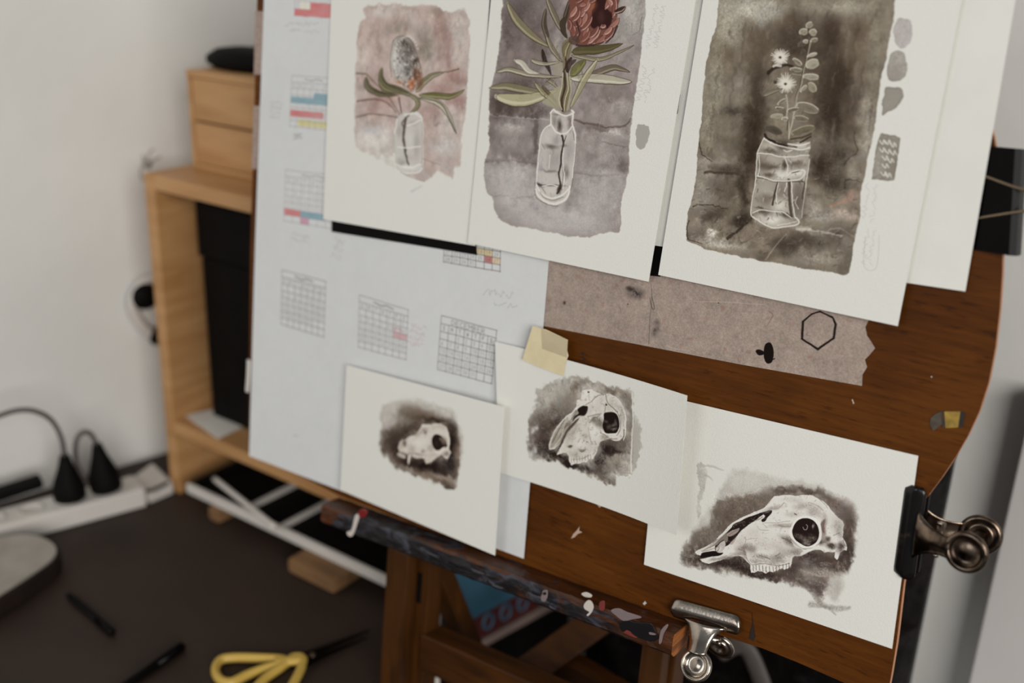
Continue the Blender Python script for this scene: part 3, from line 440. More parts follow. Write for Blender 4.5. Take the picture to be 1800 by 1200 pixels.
    a.poly([(1020, -10), (1110, 0), (1130, 120), (1180, 200), (1130, 300), (1000, 320), (960, 240), (1000, 100)], (46, 26, 24), 1, 3, 3)
    a.dab(960, 90, 12, 16, (140, 84, 62), .9, 10, 3); a.dab(1070, 200, 8, 12, (74, 46, 42), .6, 0, 4)
    br = []
    for (x0, y0, x1, y1) in [(800, 380, 760, 240), (790, 400, 800, 280), (770, 200, 830, 90), (830, 60, 900, -20), (870, 200, 900, 100), (800, 240, 860, 130), (860, 300, 930, 160), (820, 400, 850, 270), (900, 400, 930, 250), (880, 440, 960, 330), (940, 460, 1060, 320), (990, 460, 1100, 370), (1010, 470, 1170, 320), (880, 330, 980, 190), (900, 150, 960, 20), (960, 60, 1020, -20), (1110, 120, 1150, -20), (1180, 200, 1200, 0), (1130, 330, 1240, 210), (1100, 430, 1200, 300), (1060, 300, 1100, 270), (820, 300, 870, 200), (1160, 90, 1130, 20), (960, 400, 1040, 290), (860, 90, 920, 60), (1190, 160, 1300, 100), (1090, 370, 1170, 290), (760, 330, 750, 220)]:
        br.append((x0, y0, x1, y1))
    for i, (x0, y0, x1, y1) in enumerate(br):
        c = [(132, 88, 78), (112, 70, 60), (142, 100, 88), (102, 64, 56)][i % 4]
        if x0 == 1190: c = (44, 34, 28)
        mx, my = (x0 + x1) / 2 + 14, (y0 + y1) / 2
        a.leaf([(x0, y0), (mx, my), (x1, y1)], 9.5, c, .95, (62, 36, 32), .9, (184, 150, 140) if i % 3 else (158, 118, 106))
    for p in [[(830, 470), (900, 480), (1000, 470), (1080, 440)], [(840, 250), (860, 330), (830, 440)], [(1220, 290), (1180, 380), (1110, 450)]]:
        a.line(p, 4, (52, 36, 32), .85, 2, 1.5, 2)
    a.poly([(760, 400), (830, 380), (860, 440), (820, 470), (770, 450)], (74, 56, 48), .8, 2, 2)
    # bottle
    a.frame(920, 190, 6.316)
    Bt = [(295, 95), (330, 60), (450, 100), (550, 90), (545, 220), (560, 300), (575, 420), (560, 700), (530, 850), (500, 1010), (430, 1080), (320, 1100), (210, 1060), (140, 980), (135, 870), (160, 640), (190, 340), (290, 220)]
    a.poly(Bt, (180, 174, 168), .92, 1.2, 1.2, grain=.2)
    for x, y, rx, ry, c, al, r in [(300, 470, 14, 5, (82, 72, 66), .9, 8), (450, 460, 8, 2.5, (92, 82, 76), .7, 0), (360, 400, 9, 10, (140, 132, 128), .7, 0), (260, 350, 12, 16, (184, 179, 172), .7, 20), (330, 620, 14, 26, (142, 136, 132), .7, 0), (220, 600, 10, 26, (172, 167, 162), .7, 0), (500, 520, 9, 28, (150, 143, 139), .8, 8), (470, 740, 6, 12, (100, 90, 86), .8, 0), (290, 730, 16, 2.5, (104, 94, 88), .8, 6), (190, 700, 5, 8, (140, 132, 136), .6, 0), (300, 800, 18, 10, (178, 173, 168), .7, 0), (170, 890, 9, 4, (50, 40, 36), .9, 30), (310, 890, 26, 2, (60, 50, 46), .8, 2), (300, 940, 20, 7, (190, 186, 178), .8, 0), (400, 930, 4, 9, (40, 30, 28), .95, 10), (340, 190, 6, 14, (120, 112, 106), .8, 0), (400, 240, 5, 14, (58, 46, 42), .9, 0), (460, 200, 7, 16, (170, 162, 157), .8, 0), (505, 200, 5, 18, (104, 92, 88), .8, 0), (480, 350, 9, 10, (176, 170, 164), .7, 0), (430, 110, 18, 3, (74, 62, 52), .7, 0)]:
        a.dab(x, y, rx, ry, c, al, r, 3)
    a.fleck(Bt, 60, [(110, 100, 96), (206, 202, 194), (130, 122, 118)], .35, 6, 1.4, 95, 60)
    a.line([(425, 340), (440, 430), (415, 540), (410, 650), (390, 760), (405, 870), (400, 940), (370, 980)], 3.4, (54, 42, 40), .95, 3, 1.2, 1.5)
    a.line([(470, 350), (440, 440)], 1.4, (60, 48, 44), .8); a.line([(430, 660), (435, 780), (420, 900)], 1.3, (100, 88, 82), .7)
    for p, wd in [([(295, 95), (330, 60), (350, 80), (400, 110), (480, 125), (550, 95), (530, 70)], 3), ([(300, 100), (300, 230)], 2.2), ([(545, 110), (530, 220), (560, 300), (572, 420), (560, 640), (540, 800)], 2.6), ([(300, 225), (230, 270), (190, 350), (165, 520), (150, 700), (135, 900)], 2), ([(310, 240), (350, 300), (420, 330), (480, 310), (530, 250)], 2.6), ([(140, 880), (180, 960), (260, 1010), (350, 1025), (430, 990), (490, 930)], 3), ([(135, 930), (160, 1000), (240, 1060), (330, 1085), (430, 1060), (490, 1000), (510, 900)], 4), ([(440, 480), (430, 640), (450, 780), (430, 920)], 1.6), ([(290, 560), (285, 700)], 1.2), ([(200, 900), (290, 880), (380, 900)], 1.6), ([(160, 640), (150, 760)], 1.6)]:
        a.line(p, wd, (206, 202, 194), .9, rough=1.5)
    for p in [[(120, 940), (150, 1030), (240, 1080), (300, 1100), (380, 1105)], [(180, 960), (230, 1020), (340, 1050), (440, 1010)], [(200, 920), (240, 970)], [(575, 440), (565, 640), (545, 830)], [(540, 830), (520, 940)], [(230, 500), (200, 440)], [(540, 300), (560, 400)]]:
        a.line(p, 1.2, (96, 86, 80), .65, rough=1.5)

def paint_gum(a):
    a.frame(1140, 0, 2.144)
    w = a.poly([(290, -240), (278, -120), (262, 60), (235, 160), (215, 260), (205, 400), (190, 520), (180, 640), (165, 740), (148, 800), (145, 880), (160, 910), (260, 945), (420, 975), (560, 1000), (700, 1020), (755, 1018), (775, 900), (800, 780), (808, 680), (850, 480), (880, 280), (920, 80), (935, -40), (950, -140), (962, -240)], 0, soft=2, rough=3, mask=True)
    a.clip = w
    a.poly([(100, -260), (990, -260), (960, 1040), (100, 1040)], (116, 106, 92), 1, 2, cur=False, grain=.3)
    for x, y, rx, ry, c, al, r in [(330, 0, 60, 20, (160, 154, 142), .9, 0), (300, 60, 30, 50, (138, 130, 116), .8, 0), (450, 20, 34, 20, (166, 160, 148), .9, 0), (420, 60, 14, 20, (150, 146, 136), .7, 0), (560, 20, 40, 14, (120, 112, 100), .8, 0), (760, 20, 50, 24, (134, 126, 112), .85, 0), (860, 60, 24, 40, (120, 110, 96), .8, 0), (260, 250, 24, 50, (128, 118, 102), .85, 0), (300, 200, 24, 50, (96, 84, 70), .8, 10), (420, 140, 34, 30, (88, 76, 64), .85, 0), (400, 240, 26, 50, (78, 66, 54), .8, 10), (560, 100, 40, 40, (76, 64, 54), .9, 0), (690, 110, 26, 50, (62, 50, 42), .9, 0), (790, 120, 26, 40, (84, 72, 60), .85, 0), (820, 230, 24, 50, (98, 86, 72), .85, 0), (730, 280, 30, 60, (60, 48, 38), .95, 0), (700, 420, 34, 60, (50, 40, 32), .95, 0), (770, 400, 20, 60, (74, 62, 52), .9, 0), (820, 420, 16, 60, (128, 118, 106), .85, 5), (850, 330, 12, 50, (112, 102, 88), .8, 5), (240, 440, 20, 50, (120, 110, 96), .85, 0), (310, 460, 34, 34, (96, 84, 70), .8, 0), (320, 400, 26, 10, (50, 40, 34), .8, 10), (400, 440, 20, 50, (54, 44, 34), .95, 0), (390, 560, 24, 34, (46, 36, 28), .95, 0), (330, 540, 20, 18, (90, 80, 66), .8, 0), (220, 570, 16, 10, (86, 76, 64), .9, 20), (260, 600, 30, 8, (150, 142, 130), .7, 0), (300, 630, 50, 12, (66, 54, 46), .9, 5), (290, 700, 34, 24, (84, 72, 60), .85, 0), (210, 700, 20, 24, (140, 130, 118), .8, 0), (360, 720, 12, 40, (54, 44, 36), .9, 0), (190, 820, 20, 20, (132, 120, 108), .9, 0), (250, 790, 40, 14, (72, 60, 50), .85, -10), (190, 880, 20, 14, (96, 84, 76), .7, 20), (270, 910, 50, 12, (168, 160, 148), .95, 10), (240, 870, 12, 7, (190, 184, 174), .9, -20), (350, 820, 24, 14, (42, 34, 28), .9, -30), (380, 880, 40, 16, (110, 98, 86), .85, 10), (440, 960, 26, 10, (92, 80, 68), .9, 0), (520, 920, 30, 20, (58, 48, 42), .9, 0), (600, 900, 50, 20, (66, 56, 48), .9, 5), (640, 960, 60, 16, (126, 118, 106), .85, 8), (740, 960, 20, 24, (86, 76, 66), .9, 0), (720, 870, 30, 16, (78, 66, 60), .85, 10), (600, 860, 30, 5, (176, 168, 156), .7, 12), (640, 800, 34, 14, (176, 168, 158), .9, 0), (620, 760, 16, 20, (150, 142, 130), .8, 0), (740, 800, 36, 10, (176, 158, 148), .85, 8), (760, 730, 20, 14, (152, 126, 114), .8, -30), (700, 680, 30, 22, (56, 46, 38), .95, 0), (650, 620, 24, 34, (48, 38, 32), .95, 0), (740, 570, 24, 16, (54, 44, 36), .9, 0), (780, 640, 14, 14, (146, 136, 124), .8, 0), (790, 700, 8, 16, (112, 98, 88), .7, 0), (820, 540, 14, 24, (150, 142, 130), .8, 0), (600, 100, 20, 14, (96, 84, 72), .6, 0), (530, 800, 30, 10, (66, 54, 46), .7, 0)]:
        a.dab(x, y, rx, ry, (c[0], c[1] + 1, c[2] + 1), al, r, 9, grain=.4)
    for x, y, rx, ry, c in [(262, 300, 14, 60, (146, 140, 124)), (225, 430, 14, 60, (140, 132, 116)), (850, 200, 12, 60, (132, 125, 110)), (830, 430, 12, 50, (156, 149, 136)), (310, 110, 26, 26, (150, 144, 130)), (210, 620, 20, 30, (150, 143, 130)), (390, 30, 50, 18, (170, 165, 152)), (700, 20, 60, 12, (146, 139, 124)), (200, 720, 14, 30, (156, 148, 136)), (650, 970, 50, 10, (146, 138, 126))]:
        a.dab(x, y, rx, ry, c, .75, 0, 7, grain=.4)
    for x, y, rx, ry in [(660, 320, 44, 100), (400, 480, 26, 60), (690, 600, 36, 40), (560, 160, 60, 50), (420, 330, 20, 50), (360, 640, 30, 30)]: a.dab(x, y, rx, ry, (48, 38, 30), .55, 0, 9, grain=.5)
    for x, y in [(240, 300), (220, 450), (300, 300), (860, 300), (820, 420), (780, 300), (340, 150), (760, 160), (700, 500)]:
        a.line([(x, y - 70), (x - 6, y), (x - 14, y + 80)], 9, (134, 124, 110), .28, 3, 5, 6)
        a.line([(x + 26, y - 60), (x + 18, y), (x + 12, y + 70)], 6, (52, 42, 34), .25, 2, 4, 6)
    a.line([(215, 640), (300, 640), (380, 655)], 5, (60, 50, 42), .8, 3, 2, 4); a.line([(300, 890), (350, 850), (400, 800)], 6, (44, 36, 30), .8, 3, 2, 3)
    a.line([(440, 970), (480, 920), (520, 870)], 3, (140, 130, 116), .8, 1.5, 2, 3); a.line([(560, 855), (640, 860), (730, 880)], 4, (178, 170, 158), .8, 2, 1.5, 3)
    a.line([(650, 870), (720, 850), (780, 885)], 3, (160, 148, 136), .6, 2, 2, 3); a.line([(690, 765), (740, 745), (770, 705)], 4, (170, 120, 96), .6, 2, 2, 3)
    for p in [[(190, 520), (215, 580), (245, 595)], [(170, 770), (230, 760), (300, 780)], [(740, 600), (785, 560), (775, 480)], [(740, 690), (745, 660), (800, 665)], [(150, 820), (152, 890), (200, 915)]]:
        a.line(p, 2, (44, 34, 28), .7, 1.5, 1.5, 5)
    a.fleck([(150, 0), (940, 0), (800, 1020), (150, 900)], 260, [(60, 50, 42), (140, 130, 116), (90, 78, 66), (50, 40, 32)], .22, 16, 5, 95, 50)
    a.fleck([(150, 600), (800, 650), (780, 1020), (150, 900)], 140, [(60, 50, 42), (160, 150, 138), (90, 78, 66), (44, 36, 30)], .35, 10, 3, -20, 90)
    a.fleck([(150, 0), (940, 0), (800, 1020), (150, 900)], 260, [(66, 55, 46), (150, 142, 128), (40, 32, 26), (132, 122, 108)], .3, 12, 1.5, 95, 40)
    a.fleck([(150, 600), (800, 650), (780, 1020), (150, 900)], 160, [(50, 40, 34), (176, 168, 156), (90, 78, 66)], .35, 8, 1.6, -15, 70)
    a.mottle(.10, .16, .14); a.clip = None
    # test swatches beside the painting
    for P, c in [([(935, 62), (990, 60), (998, 100), (985, 150), (960, 165), (930, 140)], (158, 150, 147)), ([(910, 190), (960, 175), (975, 220), (965, 275), (920, 290), (903, 265)], (140, 134, 126)), ([(893, 320), (925, 312), (962, 318), (950, 375), (905, 405), (885, 410)], (136, 130, 121))]:
        a.poly(P, c, .95, 1.5, 4, grain=.4, edge=.25)
    a.poly([(872, 500), (890, 490), (945, 500), (950, 520), (930, 640), (918, 668), (850, 660), (845, 640)], (124, 117, 106), .95, 1.5, 3, grain=.4, edge=.3)
    for i, (x, y) in enumerate([(885, 520), (905, 520), (925, 530), (885, 550), (905, 555), (925, 560), (895, 580), (915, 590), (895, 610), (890, 640), (905, 645)]):
        a.line([(x - 12, y - 6), (x, y + 8), (x + 4, y - 8), (x + 12, y + 6)], 2, (204, 200, 192), .85, rough=.5)
    # white daisies
    a.frame(1300, 20, 5.4556)
    for cx, cy, r in [(395, 405, 88), (450, 655, 98)]:
        for i in range(34):
            th = i / 34 * 2 * math.pi + a.rng.random() * .12; rr = r * (0.75 + .35 * a.rng.random())
            a.line([(cx + 16 * math.cos(th), cy + 14 * math.sin(th)), (cx + rr * math.cos(th), cy + rr * math.sin(th))], 2.8, (198, 192, 180), .9, 1.1, .9, .6)
        a.dab(cx, cy, 8, 8, (204, 198, 186), .6, 0, 3); a.dab(cx - 4, cy, 2.6, 2.2, (60, 50, 42), .95, 0, 1, hard=.6)
    a.line([(280, 545), (350, 500), (450, 480), (520, 490)], 7, (42, 34, 28), .9, 3, 2, 2)
    a.line([(330, 490), (350, 480), (400, 485)], 4, (200, 195, 184), .8)
    a.dab(350, 640, 4, 4, (44, 36, 30), .9, 0, 2); a.dab(515, 705, 4, 5, (120, 112, 98), .9, 0, 2)
    a.leaf([(235, 770), (310, 735), (420, 700)], 7, (112, 104, 88), .9, (50, 42, 34), .8, (150, 142, 124))
    # gum stems and round leaves
    for p, wd, c in [([(685, 250), (665, 350), (640, 440), (615, 560), (600, 650), (560, 760), (545, 870)], 3, (150, 142, 124)), ([(675, 250), (650, 380), (620, 500), (590, 640), (545, 780)], 1.2, (44, 36, 30)), ([(455, 760), (465, 880), (460, 960), (480, 1050), (480, 1160)], 3, (160, 152, 136)), ([(545, 870), (520, 980), (500, 1080), (480, 1180)], 2.6, (170, 162, 146)), ([(510, 560), (600, 570)], 2, (140, 132, 116)), ([(470, 1000), (465, 1100)], 2, (50, 40, 32)), ([(520, 420), (600, 470)], 3, (116, 108, 92))]:
        a.line(p, wd, c, .9, wd * .8, 1, 1.5)
    def rl(x, y, rx, ry, rot, c=(124, 116, 98), rim=(202, 197, 183), dk=(46, 38, 32)):
        th = np.linspace(0, 2 * np.pi, 14, endpoint=False); cc, ss = math.cos(math.radians(rot)), math.sin(math.radians(rot))
        P = [(x + rx * math.cos(t) * cc - ry * math.sin(t) * ss, y + rx * math.cos(t) * ss + ry * math.sin(t) * cc) for t in th]
        a.poly(P, dk, .7, 3, 2); c = tuple(min(v + 18, 255) for v in c); a.poly(P, c, 1, 1.2, 1.5, grain=.3)
        a.dab(x + rx * .2, y + ry * .3, rx / 5.4556 * .5, ry / 5.4556 * .45, tuple(int(v * .8) for v in c), .7, rot, 2)
        a.line(P[6:14], 1.5, rim, .8, rough=1); a.line(P[1:5], 1.0, rim, .5, rough=1)
    for q in [(675, 95, 34, 26, -30), (620, 160, 44, 30, -15), (710, 165, 34, 30, 20), (610, 270, 50, 22, -25, (64, 54, 46), (110, 100, 86)), (640, 250, 24, 18, 0), (720, 240, 36, 18, -15, (100, 92, 78)), (612, 360, 22, 38, 10, (58, 50, 42), (90, 82, 70)), (700, 380, 52, 14, -20, (140, 132, 116)), (705, 465, 66, 46, -20, (130, 124, 106)), (560, 450, 50, 20, 40, (104, 96, 80)), (550, 520, 60, 18, 5, (98, 90, 74)), (690, 590, 76, 30, 5, (128, 120, 104)), (700, 690, 52, 34, 60, (116, 108, 90), (186, 180, 160)), (620, 700, 44, 16, -45, (124, 116, 98)), (410, 825, 48, 16, -30, (96, 88, 74), (196, 190, 172)), (660, 885, 110, 42, 18, (98, 90, 76), (206, 200, 184)), (365, 965, 62, 24, -5, (126, 118, 100), (170, 162, 144)), (520, 905, 62, 18, -10, (84, 76, 64), (200, 194, 178)), (600, 990, 70, 26, 10, (90, 82, 68), (180, 172, 154)), (440, 995, 30, 20, 0, (118, 110, 92)), (330, 1100, 90, 34, 20, (58, 50, 40), (96, 88, 74)), (620, 1100, 120, 34, -15, (84, 76, 58), (168, 160, 138)), (390, 885, 40, 8, 5, (60, 50, 42), (200, 194, 176))]:
        rl(*q)
    # square glass jar
    a.frame(1290, 220, 6.316)
    J = [(345, 95), (420, 120), (600, 160), (860, 130), (860, 210), (835, 260), (845, 330), (830, 470), (800, 650), (775, 830), (755, 1000), (725, 1050), (690, 1085), (560, 1100), (430, 1110), (320, 1050), (215, 990), (185, 940), (215, 780), (240, 600), (255, 400), (270, 230)]
    a.poly(J, (40, 32, 26), .6, 4, 2, cur=False); a.poly(J, (146, 139, 127), .97, 1.2, 1.5, cur=False, grain=.3)
    for x, y, rx, ry, c, al, r in [(560, 170, 16, 10, (60, 48, 40), .9, 0), (400, 200, 16, 6, (176, 168, 156), .8, 20), (750, 190, 16, 6, (190, 184, 172), .85, -5), (420, 250, 20, 5, (84, 74, 64), .8, 5), (330, 390, 16, 14, (84, 74, 62), .9, 20), (430, 420, 14, 6, (76, 66, 56), .8, -10), (420, 330, 20, 8, (160, 152, 140), .8, 0), (680, 380, 16, 6, (88, 78, 66), .8, 0), (700, 320, 22, 7, (170, 163, 150), .8, 0), (560, 420, 4, 14, (56, 46, 38), .85, 12), (540, 510, 20, 12, (206, 202, 192), .9, 0), (710, 500, 18, 9, (204, 199, 190), .9, -20), (400, 515, 12, 4, (80, 70, 60), .9, 0), (350, 680, 16, 16, (156, 150, 138), .85, 0), (350, 790, 16, 12, (104, 94, 82), .8, 10), (540, 680, 14, 16, (116, 106, 94), .8, 0), (720, 660, 12, 12, (118, 108, 96), .8, 0), (720, 820, 14, 30, (92, 82, 72), .85, 0), (520, 870, 16, 14, (200, 195, 184), .9, 0), (330, 950, 16, 8, (74, 64, 54), .9, -5), (290, 885, 10, 2.5, (60, 50, 42), .8, 8), (430, 1030, 26, 12, (208, 204, 194), .95, 5), (560, 970, 12, 5, (70, 58, 50), .85, 30), (600, 1060, 20, 5, (160, 152, 140), .7, 0), (320, 1000, 12, 6, (180, 172, 160), .8, 20)]:
        a.dab(x, y, rx, ry, c, al, r, 4)
    a.fleck(J, 150, [(60, 50, 42), (206, 202, 192), (90, 80, 70), (196, 190, 178)], .5, 6, 1.6, 100, 120)
    for p, wd, c in [([(490, 600), (460, 720), (435, 850)], 3.4, (52, 42, 34)), ([(615, 570), (620, 700), (625, 850), (640, 980)], 5, (66, 54, 46)), ([(790, 600), (770, 700), (760, 780)], 2.4, (64, 54, 46)), ([(650, 490), (700, 480), (745, 455)], 2, (66, 56, 48)), ([(520, 170), (570, 200), (700, 200)], 2, (44, 34, 28)), ([(740, 150), (800, 110), (860, 80)], 2.6, (40, 30, 26)), ([(400, 120), (500, 160), (600, 180)], 3, (40, 32, 26)), ([(260, 540), (400, 570), (500, 590), (790, 585)], 1.6, (60, 50, 42)), ([(590, 940), (640, 1000)], 2, (60, 50, 42)), ([(350, 60), (380, 110), (460, 140)], 4, (36, 28, 24)), ([(640, 110), (760, 90), (860, 50)], 3, (60, 52, 40))]:
        a.line(p, wd, c, .85, rough=1.5)
    for p, wd in [([(345, 100), (275, 230), (255, 400), (240, 600), (212, 780), (190, 940), (215, 990)], 2.2), ([(215, 990), (320, 1060), (430, 1112), (560, 1102), (690, 1080), (725, 1045), (690, 1000)], 3), ([(845, 330), (830, 470), (800, 650)], 1.8), ([(800, 650), (775, 830), (755, 1000)], 1.2), ([(265, 520), (350, 550), (480, 580), (620, 580), (740, 560), (795, 490), (760, 455), (650, 480), (600, 520)], 2.6), ([(275, 270), (400, 280), (560, 310), (700, 300), (840, 290)], 2.2), ([(345, 110), (430, 160), (540, 190), (640, 210), (760, 230), (850, 200)], 3), ([(610, 160), (720, 180), (850, 150)], 3), ([(560, 230), (600, 250), (650, 235)], 2), ([(575, 320), (600, 400), (595, 500)], 2.4), ([(640, 590), (650, 720), (660, 860), (680, 1000)], 2.4), ([(495, 600), (480, 700), (480, 820)], 2), ([(590, 600), (570, 700)], 2.2), ([(215, 940), (300, 910), (400, 920), (470, 930), (560, 940), (640, 1000)], 2.2), ([(710, 760), (690, 830), (720, 900)], 1.4), ([(280, 290), (290, 440), (270, 520)], 1.6), ([(800, 470), (780, 580)], 1.4), ([(480, 1085), (600, 1065), (700, 1040)], 1.4)]:
        a.line(p, wd * .8, (208, 203, 193), .85, rough=1.6)

def calendar(a, tl, tr, bl, br, rows, title, ink, al, lw, fills=(), start=0, faint=False):
    """one hand-ruled month: title row, day row, then numbered boxes"""
    tl, tr, bl, br = [np.array(p, float) for p in (tl, tr, bl, br)]
    P = lambda u, v: tuple((tl * (1 - u) + tr * u) * (1 - v) + (bl * (1 - u) + br * u) * v)
    n = rows + 2; T = 1.0 / n
    for c0, r0, c1, col in fills:
        a.poly([P(c0 / 7, (r0 + 2) * T), P(c1 / 7, (r0 + 2) * T), P(c1 / 7, (r0 + 3) * T), P(c0 / 7, (r0 + 3) * T)], col, .8, 1, 1, cur=False, grain=.3)
    for r in range(n + 1):
        j = [(a.rng.random() - .5) * .012 for _ in range(4)]
        a.line([P(0, r * T + j[0]), P(.33, r * T + j[1]), P(.66, r * T + j[2]), P(1.01, r * T + j[3])], lw, ink, al, rough=.3)
    for c in range(8):
        a.line([P(c / 7, T if 0 < c < 7 else 0), P(c / 7 + (a.rng.random() - .5) * .01, 1.01)], lw, ink, al, rough=.3)
    def put(txt, u, v, h, w):
        for k, ch in enumerate(txt):
            for st in GLYPH.get(ch, []):
                a.line([P(u + (k + x * .75) * w, v + y * h) for x, y in st], lw * .8, ink, al * (.9 if not ch.isdigit() else .6), rough=.2, cur=False)
    wt = .62 / max(len(title), 1)
    if title: put(title, .5 - .31, T * .2, T * .65, wt)
    else: a.line([P(.3, T * .45), P(.45, T * .6), P(.55, T * .4), P(.7, T * .55)], lw * 2.2, ink, al * .9, rough=1)
    for c, ch in enumerate('SMTWTFS'): put(ch, (c + .3) / 7, T * 1.25, T * .5, .05)
    d = 1
    for r in range(rows):
        for c in range(7):
            if (r == 0 and c < start) or d > 31: continue
            put(str(d), (c + .22) / 7, (r + 2.25) * T, T * .5, .045); d += 1

GLYPH = {'A': [[(0, 1), (.5, 0), (1, 1)], [(.2, .6), (.8, .6)]], 'B': [[(0, 0), (0, 1), (.8, .8), (.7, .5), (0, .5), (.7, .3), (.6, 0), (0, 0)]], 'C': [[(1, .1), (.3, 0), (0, .5), (.3, 1), (1, .9)]],
 'D': [[(0, 0), (0, 1), (.6, .9), (1, .5), (.6, .1), (0, 0)]], 'E': [[(1, 0), (0, 0), (0, 1), (1, 1)], [(0, .5), (.8, .5)]], 'F': [[(1, 0), (0, 0), (0, 1)], [(0, .5), (.8, .5)]],
 'G': [[(1, .1), (.3, 0), (0, .5), (.3, 1), (1, .9), (1, .5), (.6, .5)]], 'I': [[(.5, 0), (.5, 1)]], 'J': [[(.8, 0), (.8, .8), (.4, 1), (0, .8)]], 'L': [[(0, 0), (0, 1), (1, 1)]], 'M': [[(0, 1), (0, 0), (.5, .6), (1, 0), (1, 1)]],
 'N': [[(0, 1), (0, 0), (1, 1), (1, 0)]], 'O': [[(.5, 0), (0, .5), (.5, 1), (1, .5), (.5, 0)]], 'P': [[(0, 1), (0, 0), (.9, .1), (.8, .5), (0, .5)]], 'R': [[(0, 1), (0, 0), (.9, .1), (.8, .5), (0, .5), (1, 1)]],
 'S': [[(1, .1), (.3, 0), (.1, .3), (.9, .6), (.7, 1), (0, .9)]], 'T': [[(0, 0), (1, 0)], [(.5, 0), (.5, 1)]], 'U': [[(0, 0), (0, .9), (.5, 1), (1, .9), (1, 0)]], 'V': [[(0, 0), (.5, 1), (1, 0)]], 'W': [[(0, 0), (.25, 1), (.5, .4), (.75, 1), (1, 0)]], 'Y': [[(0, 0), (.5, .5), (1, 0)], [(.5, .5), (.5, 1)]],
 '0': [[(.5, 0), (.1, .5), (.5, 1), (.9, .5), (.5, 0)]], '1': [[(.2, .2), (.5, 0), (.5, 1)]], '2': [[(.1, .2), (.5, 0), (.9, .3), (.1, 1), (.9, 1)]], '3': [[(.1, .1), (.9, .1), (.4, .45), (.9, .7), (.5, 1), (.1, .9)]],
 '4': [[(.7, 1), (.7, 0), (.1, .6), (.9, .6)]], '5': [[(.9, 0), (.2, 0), (.1, .5), (.8, .5), (.8, .9), (.1, 1)]], '6': [[(.8, 0), (.2, .5), (.2, .9), (.8, .9), (.8, .6), (.2, .6)]], '7': [[(.1, 0), (.9, 0), (.4, 1)]],
 '8': [[(.5, .5), (.15, .25), (.5, 0), (.85, .25), (.5, .5), (.1, .75), (.5, 1), (.9, .75), (.5, .5)]], '9': [[(.8, .4), (.2, .4), (.2, .1), (.8, .1), (.8, .6), (.4, 1)]]}

def paint_calendar(a):
    a.frame(0, 0, 1)
    g = (140, 136, 134); k = (70, 64, 62)
    red, blue, yel = (190, 100, 100), (112, 146, 158), (190, 180, 120)
    calendar(a, (519, -60), (585, -56), (518, 26), (583, 30), 5, '', g, .45, .9, [(3, 3, 7, red), (0, 4, 7, red), (1, 3, 3, (210, 206, 190))])
    a.scribble(500, 38, 62, 7, g, .5, -3, 1, 12); a.scribble(510, 48, 20, 6, g, .6, 0, 1, 5); a.scribble(536, 48, 28, 12, g, .4, 0, 1, 5)
    calendar(a, (514, 130), (592, 134), (510, 218), (588, 226), 6, '', g, .75, .9, [(3.6, .5, 7, blue), (0, 1.3, 7, blue), (0, 3.4, 5.2, red), (1.3, 4.8, 6, yel)], 3)
    a.scribble(478, 172, 22, 34, g, .35, 8, 1, 6, 4); a.scribble(517, 230, 16, 12, g, .8, 0, 1.3, 5, 2)
    calendar(a, (503, 294), (600, 306), (500, 384), (600, 400), 6, '', g, .75, .9, [(0, 4, 2, red), (2, 4, 5, blue), (4.8, 3, 7, red), (2, 5, 3, (180, 130, 150))], 1)
    a.scribble(515, 402, 32, 16, g, .45, 14, 1, 6, 2); a.scribble(588, 412, 20, 40, g, .45, 10, 1, 4, 3)
    calendar(a, (496, 470), (572, 490), (494, 566), (569, 588), 6, '', (126, 120, 116), .85, 1.1, (), 2)
    calendar(a, (632, 514), (718, 540), (630, 606), (714, 628), 6, '', (120, 114, 112), .85, .9, [(5, 2, 7, (190, 150, 152))], 4)
    a.scribble(690, 568, 22, 8, (150, 70, 76), .6, 14, .9, 6); a.scribble(724, 562, 30, 40, (166, 120, 122), .5, 14, .9, 6, 4)
    calendar(a, (776, 550), (872, 576), (769, 645), (863, 670), 5, 'DECEMBER', k, .85, .8, (), 2)
    calendar(a, (784, 370), (880, 392), (780, 455), (878, 472), 5, '', k, .85, .9, [(4, 2, 6, (190, 170, 130)), (5, 3, 6, (170, 100, 100)), (6, 3, 7, (200, 180, 150))], 1)
    a.scribble(850, 500, 54, 14, g, .6, 8, .9, 9); a.scribble(868, 522, 44, 12, g, .6, 8, .9, 6)
    a.scribble(516, 762, 10, 4, g, .5, 0, 1, 3)
    a.mottle(.01, .01, .0, np.ones((a.h, a.w), np.float32))

def pencil_notes(a, which):
    a.frame(0, 0, 1); g = (150, 148, 148)
    if which == 'protea':
        a.scribble(1172, 18, 84, 26, g, .5, 103, .8, 12, 2); a.scribble(1152, 128, 66, 26, g, .5, 103, .8, 10, 2)
    if which == 'gum':
        a.scribble(1548, 318, 72, 26, (156, 150, 156), .5, 98, .9, 9, 2); a.scribble(1544, 400, 66, 24, (156, 150, 150), .5, 98, .9, 8, 2)
        a.line([(1522, 410), (1519, 464), (1541, 466), (1546, 408)], .9, g, .6)

